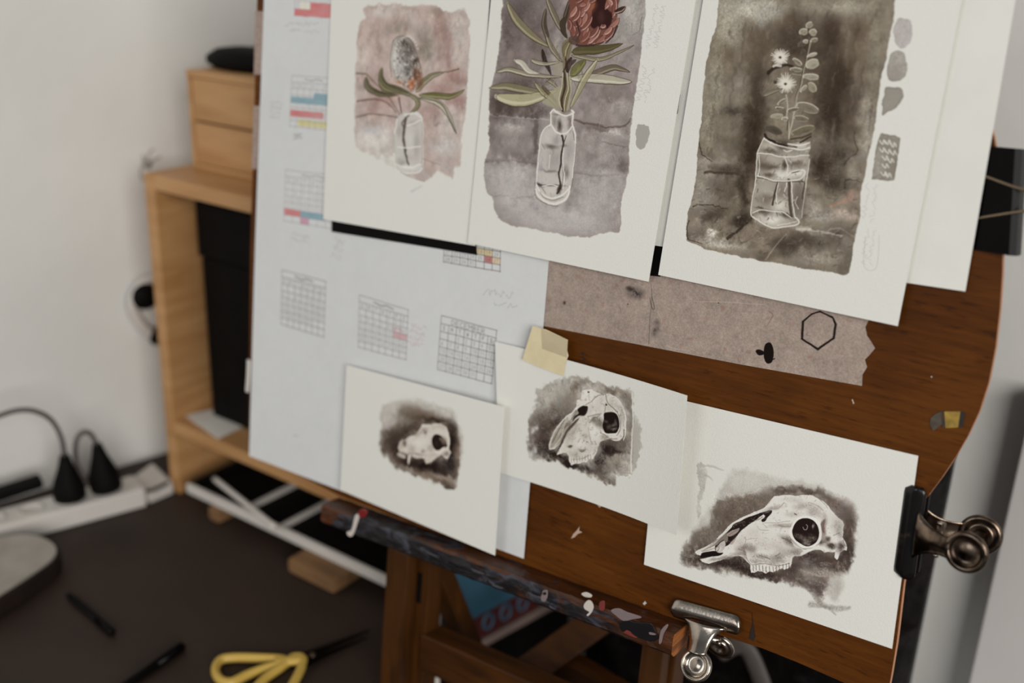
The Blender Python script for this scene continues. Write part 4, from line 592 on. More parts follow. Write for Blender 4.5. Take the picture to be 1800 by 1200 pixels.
def paint_linen(a):
    """grey-brown fabric tape with ink doodles"""
    a.frame(940, 430, 2.5714)
    a.c[:] = np.array([144, 129, 119], np.float32) / 255
    a.fleck([(30, -60), (1560, 260), (1560, 660), (30, 500)], 420, [(124, 92, 82), (146, 130, 121), (116, 100, 92), (134, 84, 74)], .3, 6, 4, 100, 180)
    a.mottle(.05, .08, .1, np.ones((a.h, a.w), np.float32))
    k = np.sin(np.arange(a.h) * 1.3)[:, None] * .012 + np.sin(np.arange(a.w) * 1.1)[None] * .012
    a.c *= (1 + k + a.fine * .04)[..., None]
    K = (22, 16, 14)
    for o in (0, 5):
        a.line([(1285 + o, 300), (1345, 325 + o), (1363 - o, 360), (1352 - o, 420), (1280, 474 - o), (1205 + o, 425), (1210 + o, 345), (1250, 312), (1290, 300)], 2.2, K, .9, cur=False, rough=.8)
    a.line([(1235, 395), (1228, 405), (1245, 412)], .8, (70, 60, 55), .7)
    a.poly([(1045, 445), (1065, 442), (1078, 470), (1078, 505), (1068, 532), (1048, 535), (1036, 510), (1036, 470)], K, 1, 1, .6)
    a.poly([(998, 480), (1012, 472), (1036, 482), (1034, 495), (1012, 498)], K, 1, 1, .6); a.line([(1070, 520), (1084, 512)], 1.6, K, .95)
    a.dab(450, 215, 16, 10, (52, 46, 44), .8, 10, 5, grain=1); a.dab(430, 200, 8, 5, (40, 34, 32), .8, 20, 3); a.dab(545, 390, 7, 12, (56, 50, 48), .8, 20, 4, grain=1); a.dab(550, 350, 6, 6, (80, 72, 68), .7, 0, 3)
    a.line([(525, 180), (528, 240), (520, 340), (515, 450)], 1, (60, 52, 48), .6); a.line([(520, 240), (530, 285), (540, 285), (530, 235)], 1.4, (66, 56, 50), .7)
    a.dab(135, 262, 3, 4, (50, 36, 32), .9, 0, 1.5); a.dab(420, 268, 1.5, 1.5, (40, 34, 30), .9, 0, 1); a.dab(830, 262, 1.4, 1.4, (40, 34, 30), .9, 0, 1)
    a.line([(720, 255), (850, 258), (1040, 270)], 1.1, (176, 162, 152), .6); a.line([(1060, 300), (1075, 320), (1045, 370)], 3, (110, 78, 68), .5, 1)
    a.line([(590, 455), (640, 470), (700, 478)], 1, (176, 162, 152), .6); a.line([(380, 270), (390, 310)], 1.4, (100, 90, 84), .5)

# ---------------------------------------------------------------- materials
def srgb(c): return tuple((v / 255 / 12.92 if v / 255 <= .04045 else ((v / 255 + .055) / 1.055) ** 2.4) for v in c) + (1,)
def node(nt, typ, **kw):
    n = nt.nodes.new(typ)
    for k, v in kw.items(): setattr(n, k, v)
    return n
def material(name, col, rough=.6, metal=0.0, var=None, scale=(20, 20, 20), detail=4, bump=0.0, bump_scale=None, spec=.5, lo=.35, hi=.65, rot=(0, 0, 0), dist=0.0, coat=0.0):
    """principled material: base colour varied to `var` by a stretched noise, optional bump"""
    m = bpy.data.materials.new(name); m.use_nodes = True; nt = m.node_tree; b = nt.nodes['Principled BSDF']
    b.inputs['Roughness'].default_value = rough; b.inputs['Metallic'].default_value = metal
    b.inputs['Specular IOR Level'].default_value = spec; b.inputs['Coat Weight'].default_value = coat
    tc = node(nt, 'ShaderNodeTexCoord'); mp = node(nt, 'ShaderNodeMapping'); mp.inputs['Scale'].default_value = scale; mp.inputs['Rotation'].default_value = rot
    nt.links.new(tc.outputs['Object'], mp.inputs[0])
    nz = node(nt, 'ShaderNodeTexNoise'); nz.inputs['Scale'].default_value = 1; nz.inputs['Detail'].default_value = detail; nz.inputs['Distortion'].default_value = dist
    nt.links.new(mp.outputs[0], nz.inputs['Vector'])
    cr = node(nt, 'ShaderNodeValToRGB'); cr.color_ramp.elements[0].position = lo; cr.color_ramp.elements[1].position = hi
    cr.color_ramp.elements[0].color = srgb(col); cr.color_ramp.elements[1].color = srgb(var or col)
    nt.links.new(nz.outputs['Fac'], cr.inputs[0]); nt.links.new(cr.outputs[0], b.inputs['Base Color'])
    if bump:
        bp = node(nt, 'ShaderNodeBump'); bp.inputs['Distance'].default_value = bump; bp.inputs['Strength'].default_value = 1
        n2 = node(nt, 'ShaderNodeTexNoise'); n2.inputs['Scale'].default_value = bump_scale or 100; n2.inputs['Detail'].default_value = 3
        nt.links.new(tc.outputs['Object'] if bump_scale else mp.outputs[0], n2.inputs['Vector'])
        if not bump_scale: n2.inputs['Scale'].default_value = 1.5
        nt.links.new(n2.outputs['Fac'], bp.inputs['Height']); nt.links.new(bp.outputs[0], b.inputs['Normal'])
    return m
def painted(name, art, rough=.9, albedo=.8, grain=900, bump=.00022):
    """flat art on paper or cloth: colours computed above, paper tooth as bump"""
    px = art.out(albedo)[::-1]
    img = bpy.data.images.new(name, art.w, art.h, float_buffer=False); 
    enc = np.where(px <= .0031308, px * 12.92, 1.055 * np.power(np.maximum(px, 1e-6), 1 / 2.4) - .055)
    buf = np.ones((art.h, art.w, 4), np.float32); buf[..., :3] = enc; img.pixels.foreach_set(buf.ravel()); img.update(); img.pack()
    m = bpy.data.materials.new(name); m.use_nodes = True; nt = m.node_tree; b = nt.nodes['Principled BSDF']
    b.inputs['Roughness'].default_value = rough; b.inputs['Specular IOR Level'].default_value = .06
    t = node(nt, 'ShaderNodeTexImage', image=img, interpolation='Cubic', extension='EXTEND'); nt.links.new(t.outputs[0], b.inputs['Base Color'])
    tc = node(nt, 'ShaderNodeTexCoord'); n2 = node(nt, 'ShaderNodeTexNoise'); n2.inputs['Scale'].default_value = grain; n2.inputs['Detail'].default_value = 2
    bp = node(nt, 'ShaderNodeBump'); bp.inputs['Distance'].default_value = bump
    nt.links.new(tc.outputs['Object'], n2.inputs['Vector']); nt.links.new(n2.outputs['Fac'], bp.inputs['Height']); nt.links.new(bp.outputs[0], b.inputs['Normal'])
    return m

M = {}
M['paper'] = material('cotton_paper', (228, 226, 218), .9, var=(232, 230, 222), bump=.0002, bump_scale=1100, spec=.25)
M['wall'] = material('white_plaster', (222, 219, 213), .9, var=(232, 229, 223), scale=(3, 3, 3), bump=.002, bump_scale=14, spec=.2)
M['trim'] = material('white_gloss_paint', (206, 200, 196), .6, var=(212, 206, 202), scale=(4, 4, 4))
M['floor'] = material('dark_floorboards', (40, 27, 20), .6, var=(62, 42, 30), scale=(3, 20, 3), bump=.001)
M['desk'] = material('dark_brown_desktop', (46, 35, 28), .6, var=(56, 42, 34), scale=(5, 9, 5), detail=6, bump=.0002, bump_scale=300, spec=.3)
M['pine'] = material('pale_pine', (196, 150, 100), .5, var=(168, 118, 68), scale=(4, 6, 60), detail=5, lo=.3, hi=.75, dist=.4)
M['pine_h'] = material('pale_pine_crosswise', (200, 154, 104), .5, var=(172, 122, 72), scale=(6, 40, 40), detail=5, lo=.3, hi=.75, dist=.4)
M['block'] = material('rough_wood_block', (134, 98, 62), .8, var=(104, 74, 46), scale=(10, 60, 60), detail=5)
M['board'] = material('stained_plywood', (108, 60, 15), .5, var=(70, 37, 8), scale=(18, 60, 260), detail=9, lo=.12, hi=.88, dist=.6, bump=.0001, bump_scale=None, spec=.12)
M['plyedge'] = material('plywood_edge', (196, 140, 104), .7, var=(150, 96, 64), scale=(10, 400, 10), detail=2)
M['easel'] = material('varnished_beech', (80, 45, 11), .45, var=(40, 21, 5), scale=(50, 50, 5), detail=6, lo=.3, hi=.75, dist=.8, spec=.25)
M['easel_h'] = material('varnished_beech_rail', (84, 47, 11), .45, var=(46, 24, 6), scale=(5, 50, 60), detail=6, lo=.3, hi=.75, dist=.8, spec=.25)
M['endgrain'] = material('end_grain', (186, 112, 44), .6, var=(112, 60, 22), scale=(15, 15, 330), detail=3, lo=.35, hi=.65, dist=.6, rot=(.1, .25, 0))
M['black'] = material('matt_black', (9, 7, 6), .7, var=(14, 10, 9), scale=(30, 30, 30), spec=.12)
M['blackgloss'] = material('black_enamel', (5, 4, 4), .3, var=(8, 6, 6), scale=(30, 30, 30), spec=.1)
M['fabric_black'] = material('crumpled_black_plastic', (10, 8, 8), .4, var=(18, 13, 12), scale=(20, 20, 20), bump=.02, bump_scale=14, spec=.2)
M['white'] = material('white_plastic', (214, 208, 200), .45, var=(206, 198, 190), scale=(8, 8, 8))
M['grey'] = material('brushed_grey_metal', (176, 168, 158), .45, metal=.3, var=(160, 152, 142), scale=(30, 30, 30))
M['yellow'] = material('yellow_plastic', (206, 172, 84), .4, var=(196, 160, 74), scale=(10, 10, 10))
M['steel'] = material('polished_steel', (190, 180, 168), .2, metal=1, var=(150, 138, 126), scale=(60, 60, 60), bump=.0001, bump_scale=400)
M['tarnish'] = material('tarnished_steel', (142, 124, 108), .27, metal=1, var=(46, 36, 31), scale=(70, 70, 70), detail=6, lo=.38, hi=.62, bump=.0001, bump_scale=300)
M['jaw_black'] = material('black_lacquered_jaw', (14, 10, 9), .22, metal=.2, var=(60, 50, 44), scale=(90, 90, 90), detail=8, lo=.56, hi=.7)
M['wire'] = material('wire_steel', (170, 150, 125), .3, metal=1)
M['masking'] = material('masking_tape', (226, 211, 172), .7, var=(218, 202, 162), scale=(60, 60, 60), bump=.0002, bump_scale=500)
M['beige_tape'] = material('fabric_tape', (170, 150, 138), .9, var=(150, 128, 118), scale=(200, 200, 200), bump=.0002, bump_scale=900)
M['inkblack'] = material('black_strip', (10, 7, 6), .7, var=(14, 10, 8), spec=.1)
M['blue'] = material('blue_cover', (60, 104, 128), .5, var=(74, 118, 140), scale=(12, 12, 12))
M['red'] = material('dull_red_cover', (96, 40, 36), .5, var=(84, 34, 32), scale=(12, 12, 12))
M['strip'] = material('pale_edge_strip', (150, 128, 120), .5)
M['lampside'] = material('dark_bronze_rim', (30, 22, 19), .6, var=(38, 28, 24), scale=(20, 20, 20), spec=.2)
M['darkwood'] = material('dark_stained_wood', (72, 48, 38), .5, var=(58, 38, 30), scale=(6, 30, 30))
M['greywood'] = material('greyed_wood', (116, 96, 88), .6, var=(96, 78, 72), scale=(6, 20, 20))
def blob_mat(n, c): return material(n, c, .35, spec=.6)
M['p_white'] = blob_mat('dried_white_paint', (206, 196, 186)); M['p_red'] = blob_mat('dried_red_paint', (120, 22, 20)); M['p_lilac'] = blob_mat('dried_lilac_paint', (128, 112, 112)); M['p_yellow'] = blob_mat('dried_ochre_paint', (150, 120, 40))
M['p_pink'] = blob_mat('dried_pink_paint', (120, 52, 48)); M['p_black'] = blob_mat('dried_black_paint', (14, 10, 12)); M['mark'] = material('pale_scratch', (190, 160, 140), .7); M['burn'] = material('dark_mark', (34, 20, 12), .6)

def mottled(m, scale, lo, hi, dark, p0=.35, p1=.6):
    """multiply a material's colour by a second, patchy noise"""
    nt = m.node_tree; b = nt.nodes['Principled BSDF']; src = b.inputs['Base Color'].links[0].from_socket
    tc = node(nt, 'ShaderNodeTexCoord'); mp = node(nt, 'ShaderNodeMapping'); mp.inputs['Scale'].default_value = scale
    n = node(nt, 'ShaderNodeTexNoise'); n.inputs['Scale'].default_value = 1; n.inputs['Detail'].default_value = 6; cr = node(nt, 'ShaderNodeValToRGB')
    cr.color_ramp.elements[0].position = p0; cr.color_ramp.elements[1].position = p1; cr.color_ramp.elements[0].color = (dark, dark * .95, dark * .9, 1); cr.color_ramp.elements[1].color = (1, 1, 1, 1)
    mx = node(nt, 'ShaderNodeMixRGB', blend_type='MULTIPLY'); mx.inputs[0].default_value = 1
    nt.links.new(tc.outputs['Object'], mp.inputs[0]); nt.links.new(mp.outputs[0], n.inputs['Vector']); nt.links.new(n.outputs['Fac'], cr.inputs[0]); nt.links.new(src, mx.inputs[1]); nt.links.new(cr.outputs[0], mx.inputs[2]); nt.links.new(mx.outputs[0], b.inputs['Base Color'])
mottled(M['board'], (9, 9, 14), 0, 0, .72); mottled(M['board'], (60, 60, 420), 0, 0, .6, .3, .42)
mottled(M['easel'], (30, 30, 10), 0, 0, .6); mottled(M['easel_h'], (10, 30, 30), 0, 0, .6)
def ledge_material():
    """varnished wood under a crust of black and slate studio paint that thins out to the right"""
    m = bpy.data.materials.new('paint_crusted_ledge'); m.use_nodes = True; nt = m.node_tree; b = nt.nodes['Principled BSDF']
    L = nt.links.new; tc = node(nt, 'ShaderNodeTexCoord')
    def noise(scale, det=5, dist=.5):
        mp = node(nt, 'ShaderNodeMapping'); mp.inputs['Scale'].default_value = scale; L(tc.outputs['Object'], mp.inputs[0])
        n = node(nt, 'ShaderNodeTexNoise'); n.inputs['Scale'].default_value = 1; n.inputs['Detail'].default_value = det; n.inputs['Distortion'].default_value = dist; L(mp.outputs[0], n.inputs['Vector']); return n
    def ramp(src, stops):
        r = node(nt, 'ShaderNodeValToRGB'); e = r.color_ramp.elements
        while len(e) < len(stops): e.new(.5)
        for k, (p, c) in enumerate(stops): e[k].position = p; e[k].color = c if len(c) == 4 else srgb(c)
        L(src, r.inputs[0]); return r
    wood = ramp(noise((6, 60, 90), 6).outputs['Fac'], [(.3, (88, 46, 18)), (.7, (40, 21, 10))])
    paint = ramp(noise((26, 60, 60), 6, 1.5).outputs['Fac'], [(.3, (14, 11, 12)), (.52, (30, 26, 28)), (.62, (64, 65, 74)), (.72, (20, 16, 18))])
    sep = node(nt, 'ShaderNodeSeparateXYZ'); L(tc.outputs['Object'], sep.inputs[0])
    nz = noise((22, 50, 50), 6, 1)
    x = node(nt, 'ShaderNodeMath', operation='MULTIPLY_ADD'); x.inputs[1].default_value = -1.7; x.inputs[2].default_value = .14; L(sep.outputs['X'], x.inputs[0])
    s = node(nt, 'ShaderNodeMath', operation='ADD'); x2 = node(nt, 'ShaderNodeMath', operation='MULTIPLY_ADD'); x2.inputs[1].default_value = -14; x2.inputs[2].default_value = -2.1; L(sep.outputs['X'], x2.inputs[0])
    x3 = node(nt, 'ShaderNodeMath', operation='MAXIMUM'); x3.inputs[1].default_value = 0; L(x2.outputs[0], x3.inputs[0])
    x4 = node(nt, 'ShaderNodeMath', operation='SUBTRACT'); L(x.outputs[0], x4.inputs[0]); L(x3.outputs[0], x4.inputs[1])
    L(x4.outputs[0], s.inputs[0]); L(nz.outputs['Fac'], s.inputs[1])
    # the top face has lost its crust
    geo = node(nt, 'ShaderNodeNewGeometry'); sn = node(nt, 'ShaderNodeSeparateXYZ'); L(geo.outputs['Normal'], sn.inputs[0])
    t = node(nt, 'ShaderNodeMath', operation='MULTIPLY_ADD'); t.inputs[1].default_value = -.28; L(sn.outputs['Z'], t.inputs[0]); L(s.outputs[0], t.inputs[2])
    mask = ramp(t.outputs[0], [(.42, (0, 0, 0, 1)), (.5, (1, 1, 1, 1))])
    mx = node(nt, 'ShaderNodeMixRGB'); L(mask.outputs[0], mx.inputs[0]); L(wood.outputs[0], mx.inputs[1]); L(paint.outputs[0], mx.inputs[2]); L(mx.outputs[0], b.inputs['Base Color'])
    b.inputs['Roughness'].default_value = .38
    bp = node(nt, 'ShaderNodeBump'); bp.inputs['Distance'].default_value = .002; L(noise((40, 90, 90), 6, 1).outputs['Fac'], bp.inputs['Height']); L(bp.outputs[0], b.inputs['Normal'])
    return m
M['ledge'] = ledge_material()

# ---------------------------------------------------------------- objects
def project(P_):
    q = W.T @ (np.array(P_) - EYE); return (900 + F * q[0] / q[2], 600 + F * q[1] / q[2])
def thing(name, label, cat, loc, group=None):
    o = bpy.data.objects.new(name, None); sc.collection.objects.link(o); o.empty_display_size = .05; o.location = Vector(loc)
    o['label'] = label; o['category'] = cat
    if group: o['group'] = group
    return o
def tag(o, label, cat, group=None):
    o['label'] = label; o['category'] = cat
    if group: o['group'] = group
    return o
def wloc(p):
    v = Vector((0, 0, 0))
    while p is not None: v = v + p.location; p = p.parent
    return v
def obj(name, verts, faces, mat, parent=None, smooth=False, bevel=0.0, mats=None, fm=None, uvs=None, seg=2, kind=None, loc=None):
    """verts in world coordinates -> one mesh object with its origin at its centre"""
    V = np.array([tuple(v) for v in verts], float); c = V.mean(0) if loc is None else np.array(loc)
    me = bpy.data.meshes.new(name); me.from_pydata([tuple(v) for v in V - c], [], [tuple(f) for f in faces])
    for m in (mats or [mat]): me.materials.append(m)
    if fm:
        for p, k in zip(me.polygons, fm): p.material_index = k
    if uvs is not None:
        l = me.uv_layers.new(name='uv')
        for p in me.polygons:
            for li in p.loop_indices: l.data[li].uv = uvs[me.loops[li].vertex_index]
    if not mats or bevel:
        bm = bmesh.new(); bm.from_mesh(me)
        bmesh.ops.recalc_face_normals(bm, faces=bm.faces)
        if bevel:
            ed = [e for e in bm.edges if len(e.link_faces) == 2 and e.calc_face_angle(0) > .6]
            bmesh.ops.bevel(bm, geom=ed, offset=bevel, segments=seg, profile=.6, affect='EDGES', clamp_overlap=True)
        bm.to_mesh(me); bm.free()
    if smooth: me.polygons.foreach_set('use_smooth', [True] * len(me.polygons)); 
    o = bpy.data.objects.new(name, me); sc.collection.objects.link(o)
    base = Vector((0, 0, 0))
    if parent is not None: o.parent = parent; base = wloc(parent)
    o.location = Vector(c) - base
    if kind: o['kind'] = kind
    return o
def box_v(o, a, b, c):
    """corner o and three edge vectors"""
    o, a, b, c = map(np.array, (o, a, b, c))
    return [o, o + a, o + a + b, o + b, o + c, o + a + c, o + a + b + c, o + b + c], [(0, 1, 2, 3), (4, 7, 6, 5), (0, 4, 5, 1), (1, 5, 6, 2), (2, 6, 7, 3), (3, 7, 4, 0)]
def box(name, lo, hi, mat, parent=None, bevel=.002, **k):
    lo, hi = np.array(lo, float), np.array(hi, float); d = hi - lo
    v, f = box_v(lo, (d[0], 0, 0), (0, d[1], 0), (0, 0, d[2])); return obj(name, v, f, mat, parent, bevel=bevel, **k)
def bbox(name, u0, u1, v0, v1, n0, n1, mat, parent=None, bevel=.001, **k):
    """a box square to the drawing board"""
    P = [B(u, v, n) for n in (n0, n1) for u, v in ((u0, v0), (u1, v0), (u1, v1), (u0, v1))]
    return obj(name, P, [(0, 1, 2, 3), (4, 7, 6, 5), (0, 4, 5, 1), (1, 5, 6, 2), (2, 6, 7, 3), (3, 7, 4, 0)], mat, parent, bevel=bevel, **k)
def prism(name, poly, off, mat, parent=None, bevel=0.0, mats=None, side=1, **k):
    """polygon of world points pushed along off; with mats the rim takes the second"""
    n = len(poly); P = [np.array(p) for p in poly]; Q = [p + np.array(off) for p in P]
    f = [tuple(range(n)), tuple(range(2 * n - 1, n - 1, -1))] + [(i, i + n, (i + 1) % n + n, (i + 1) % n) for i in range(n)]
    fm = [0, 0] + [1] * n if mats else None
    return obj(name, P + Q, f, mat, parent, bevel=bevel, mats=mats, fm=fm, **k)
def tube(name, pts, r, mat, parent=None, seg=10, closed=False, sub=5, r2=None, flat=None, **k):
    P = smooth(pts, sub, closed) if sub else np.array(pts, float); n = len(P)
    T = (np.roll(P, -1, 0) - np.roll(P, 1, 0)) if closed else np.gradient(P, axis=0)
    T /= np.linalg.norm(T, axis=1)[:, None] + 1e-12
    ref = np.array([0.0, 0, 1]) if abs(T[0][2]) < .9 else np.array([0, 1.0, 0]); V = []; N = None
    for i in range(n):
        a = ref if N is None else N
        N = a - T[i] * (a @ T[i]); N /= np.linalg.norm(N); Bn_ = np.cross(T[i], N)
        if flat is not None: N = flat - T[i] * (flat @ T[i]); N /= np.linalg.norm(N); Bn_ = np.cross(T[i], N)
        t = i / max(n - 1, 1); rr = r if r2 is None else r + (r2 - r) * t
        ra, rb = (rr if np.isscalar(rr) else rr[0]), (rr if np.isscalar(rr) else rr[1])
        for s_ in range(seg):
            th = 2 * math.pi * s_ / seg; V.append(P[i] + N * ra * math.cos(th) + Bn_ * rb * math.sin(th))
    Fc = []
    for i in range(n if closed else n - 1):
        j = (i + 1) % n
        for s_ in range(seg): Fc.append((i * seg + s_, i * seg + (s_ + 1) % seg, j * seg + (s_ + 1) % seg, j * seg + s_))
    if not closed: Fc += [tuple(range(seg - 1, -1, -1)), tuple(range((n - 1) * seg, n * seg))]
    return obj(name, V, Fc, mat, parent, smooth=True, **k)
def lathe(name, o, ax, prof, mat, parent=None, seg=24, **k):
    """prof: (radius, height) pairs round the axis ax from o"""
    o = np.array(o, float); ax = np.array(ax, float); ax /= np.linalg.norm(ax); e = np.cross(ax, [0, 0, 1] if abs(ax[2]) < .9 else [1, 0, 0]); e /= np.linalg.norm(e); g = np.cross(ax, e)
    V = [o + ax * h + (e * math.cos(2 * math.pi * s_ / seg) + g * math.sin(2 * math.pi * s_ / seg)) * max(r, 1e-5) for r, h in prof for s_ in range(seg)]
    Fc = [(i * seg + s_, i * seg + (s_ + 1) % seg, (i + 1) * seg + (s_ + 1) % seg, (i + 1) * seg + s_) for i in range(len(prof) - 1) for s_ in range(seg)]
    Fc += [tuple(range(seg - 1, -1, -1)), tuple(range((len(prof) - 1) * seg, len(prof) * seg))]
    return obj(name, V, Fc, mat, parent, smooth=True, **k)
def struct(o): o['kind'] = 'structure'; return o

# ================================================================ the room
wd_ = np.array([0.197, 0.980, 0]); wd_ /= np.linalg.norm(wd_)          # the left wall runs 11 degrees off the shelf
WP = np.array([-1.352, 0.75, 0.0])
wn = np.array([wd_[1], -wd_[0], 0])                                       # out of the left wall, into the room
def wallx(y): return WP[0] + (y - WP[1]) * wd_[0] / wd_[1]
YB = 1.20                                                                 # back wall
a0, a1 = WP + wd_ * -2.4, WP + wd_ * ((YB - WP[1]) / wd_[1])
v, f = box_v(a0, a1 - a0, -wn * .1, (0, 0, 2.7)); struct(obj('wall_left', v, f, M['wall']))
struct(box('wall_back', (a1[0] - .1, YB, 0), (1.9, YB + .1, 2.7), M['wall'], bevel=0))
struct(box('floor', (-2.2, -2.6, -.05), (2.6, YB + .1, 0), M['floor'], bevel=0))
# white cupboard door standing proud of the back wall, right of the easel
CF = YB - .045; cx = ony((1755, 970), CF)[0]; CT = ony((1800, 690), CF)[2]
o = thing('cupboard', 'tall plain white cupboard at the right edge, standing proud of the wall', 'cupboard', (cx + .3, YB - .05, 0))
box('carcass', (cx + .004, CF + .0145, 0), (cx + .62, YB - .001, CT), M['trim'], o, .002)
box('door', (cx, CF, .06), (cx + .62, CF + .014, CT), M['trim'], o, .002)
box('plinth', (cx + .02, CF + .006, 0), (cx + .6, CF + .014, .055), M['trim'], o, .001)

# ================================================================ desk
DX1, DY0 = -.668, -.25
desk = thing('desk', 'dark brown desk with a bare matt top against the left wall', 'desk', (-1.0, .5, 0))
gap = .004
poly = [(wallx(DY0) + gap, DY0, TABLE), (-.60, DY0, TABLE), (-.668, .73, TABLE), (-.742, .86, TABLE), (-.746, YB - gap, TABLE), (wallx(YB) + gap, YB - gap, TABLE)]
prism('desktop', poly, (0, 0, -.028), M['desk'], desk, bevel=.002)
for x, y in ((wallx(DY0) + .06, DY0 + .05), (DX1 - .06, DY0 + .05), (-.93, YB - .07), (wallx(YB) + .08, YB - .07)):
    box('leg', (x - .025, y - .025, 0), (x + .025, y + .025, TABLE - .028), M['darkwood'], desk, .002)

# ================================================================ pine shelf unit on the desk
SX0, SX1, SY0, SY1 = -1.206, -.745, .86, 1.06
sh = thing('desk_shelf', 'pale pine shelf unit standing on the desk against the left wall', 'shelf', ((SX0 + SX1) / 2, .96, TABLE))
ZT = 1.222; ZL = .866
box('side_panel', (SX0, SY0, TABLE), (SX0 + .02, SY1, ZT), M['pine'], sh, .002)
box('side_panel', (SX1 - .02, SY0, TABLE), (SX1, SY1, ZT), M['pine'], sh, .002)
box('top_board', (SX0 + .0205, SY0, ZT - .02), (SX1 - .0205, SY1, ZT), M['pine_h'], sh, .002)
box('shelf_board', (SX0 + .0205, SY0, ZL - .018), (SX1 - .0205, SY1, ZL), M['pine_h'], sh, .002)
box('back_rail', (SX0, SY1 - .014, ZT + .0005), (SX1, SY1, ZT + .014), M['pine_h'], sh, .002)
# the black box filling the shelf
bb = thing('storage_box', 'plain black storage box filling the pine shelf', 'box', (-.95, .96, ZL))
box('body', (SX0 + .046, .908, ZL + .001), (SX1 - .03, 1.045, ZL + .24), M['black'], bb, .004)
box('lid', (SX0 + .043, .905, ZL + .241), (SX1 - .027, 1.048, ZL + .318), M['black'], bb, .004)
q = [onz(p, ZL + .0012) for p in ((325, 730), (375, 720), (433, 747), (383, 771))]
tag(prism('card', [q[0], q[1], q[2], q[3]], (0, 0, .0012), M['paper']), 'small white card lying on the lower board of the pine shelf', 'card')
# two-drawer box on top
bx0, bx1, by0, by1, bz0, bz1 = -1.186, -.86, .925, 1.04, ZT, 1.352
db = thing('drawer_box', 'small pale pine box with two flush drawers on top of the shelf unit', 'drawer box', ((bx0 + bx1) / 2, (by0 + by1) / 2, bz0))
box('side_panel', (bx0, by0, bz0 + .0005), (bx0 + .008, by1, bz1 - .009), M['pine'], db, .001); box('side_panel', (bx1 - .008, by0, bz0 + .0005), (bx1, by1, bz1 - .009), M['pine'], db, .001)
box('top_board', (bx0, by0 - .001, bz1 - .0085), (bx1, by1, bz1), M['pine_h'], db, .001); box('bottom_board', (bx0 + .0085, by0, bz0 + .0005), (bx1 - .0085, by1, bz0 + .007), M['pine_h'], db, .001)
for z0, z1 in ((bz0 + .008, bz0 + .0625), (bz0 + .0655, bz1 - .0095)):
    d = box('drawer', (bx0 + .009, by0 + .001, z0), (bx1 - .009, by1 - .01, z1), M['pine_h'], db, .001)
    box('finger_notch', ((bx0 + bx1) / 2 - .02, by0 + .0002, z1 - .009), ((bx0 + bx1) / 2 + .02, by0 + .0009, z1 - .001), M['black'], d, 0)
# a soft black pouch on the drawer box
c = onz((428, 112), bz1) ; c = np.array([c[0] + .055, .99, bz1])
prof = [(.0, 0), (.055, .0), (.066, .006), (.066, .014), (.05, .024), (.025, .028), (0, .029)]
P = lathe('pouch', c, (0, 0, 1), prof, M['black'], None, 24); P.scale = (1.15, .62, 1); tag(P, 'flat black pouch on top of the small drawer box', 'pouch')
# the white-rimmed divided tray below the shelf
tz = .782; ty = .845
tray = thing('desk_tray', 'shallow black desk tray with white rim and dividers under the pine shelf', 'tray', (-.97, .92, .772))
tx0 = ony((327, 852), ty)[0] + .0; tx1 = -.748
tx0 = max(tx0, SX0 + .022)
box('base', (tx0 + .001, ty + .007, tz - .010), (tx1 - .001, 1.05, tz - .005), M['black'], tray, 0)
box('front_rim', (tx0, ty, tz - .010), (tx1, ty + .0065, tz + .004), M['white'], tray, .0015)
box('side_rim', (tx0, ty + .007, tz - .0045), (tx0 + .004, 1.05, tz + .004), M['black'], tray, .001); box('side_rim', (tx1 - .004, ty + .007, tz - .0045), (tx1, 1.05, tz + .004), M['white'], tray, .001)
box('back_rim', (tx0 + .0045, 1.045, tz - .0045), (tx1 - .0045, 1.05, tz + .004), M['black'], tray, .001)
for p in ((487, 925), (425, 893)):
    x = onz(p, tz + .004)[0]
    box('divider', (x - .003, ty + .0075, tz - .0045), (x + .003, 1.044, tz + .003), M['white'], tray, .001)
p0, p1 = onz((377, 841), tz + .012), onz((484, 926), tz + .012)
tag(tube('plastic_rod', [p0, (p0 + p1) / 2, p1], .004, M['white'], None), 'thin white rod lying slantwise across the black desk tray', 'rod')
for k, (pa, pb, lab) in enumerate((((533, 975), (622, 1018), 'rough wooden block under the right end of the desk tray'), ((380, 892), (398, 900), 'small wooden block under the left end of the desk tray'))):
    A, E_ = onz(pa, TABLE + .012), onz(pb, TABLE + .002)
    w = max(E_[0] - A[0], .02)
    yy = .815 if k == 0 else .838
    tag(box('wooden_block', (A[0], yy, TABLE + .0005), (A[0] + w + .004, yy + .07, TABLE + .0215), M['block'], None, .006), lab, 'block')
# things hanging by the shelf on the wall
hk = thing('headphones', 'black and white headphones hanging on the wall beside the pine shelf', 'headphones', onpl((262, 540), WP + wn * .02, wn))
O = lambda p, d=.018: onpl(p, WP + wn * d, wn)
tube('headband', [O((276, 596)), O((248, 570)), O((232, 535)), O((248, 500)), O((276, 488))], (.004, .008), M['white'], hk, 8, flat=wn)
lathe('ear_cup', O((250, 518), .012), wn, [(0, 0), (.018, 0), (.021, .005), (.019, .014), (0, .016)], M['black'], hk, 20)
lathe('ear_cup', O((275, 588), .012), wn, [(0, 0), (.012, 0), (.015, .005), (.013, .014), (0, .016)], M['black'], hk, 20)
hk2 = thing('cable_clip', 'tiny dark cable clip with loose wire ends behind the shelf top corner', 'clip', O((258, 285)))
for pts in ([(250, 318), (247, 300), (255, 285)], [(255, 285), (262, 270), (270, 262)], [(255, 285), (268, 282), (282, 276)], [(255, 285), (250, 272)]):
    tube('wire', [O(p, .008) for p in pts], .0012, M['grey'], hk2, 6)
lathe('clip_body', O((256, 287), .001), wn, [(0, 0), (.006, 0), (.006, .008), (0, .009)], M['grey'], hk2, 12)

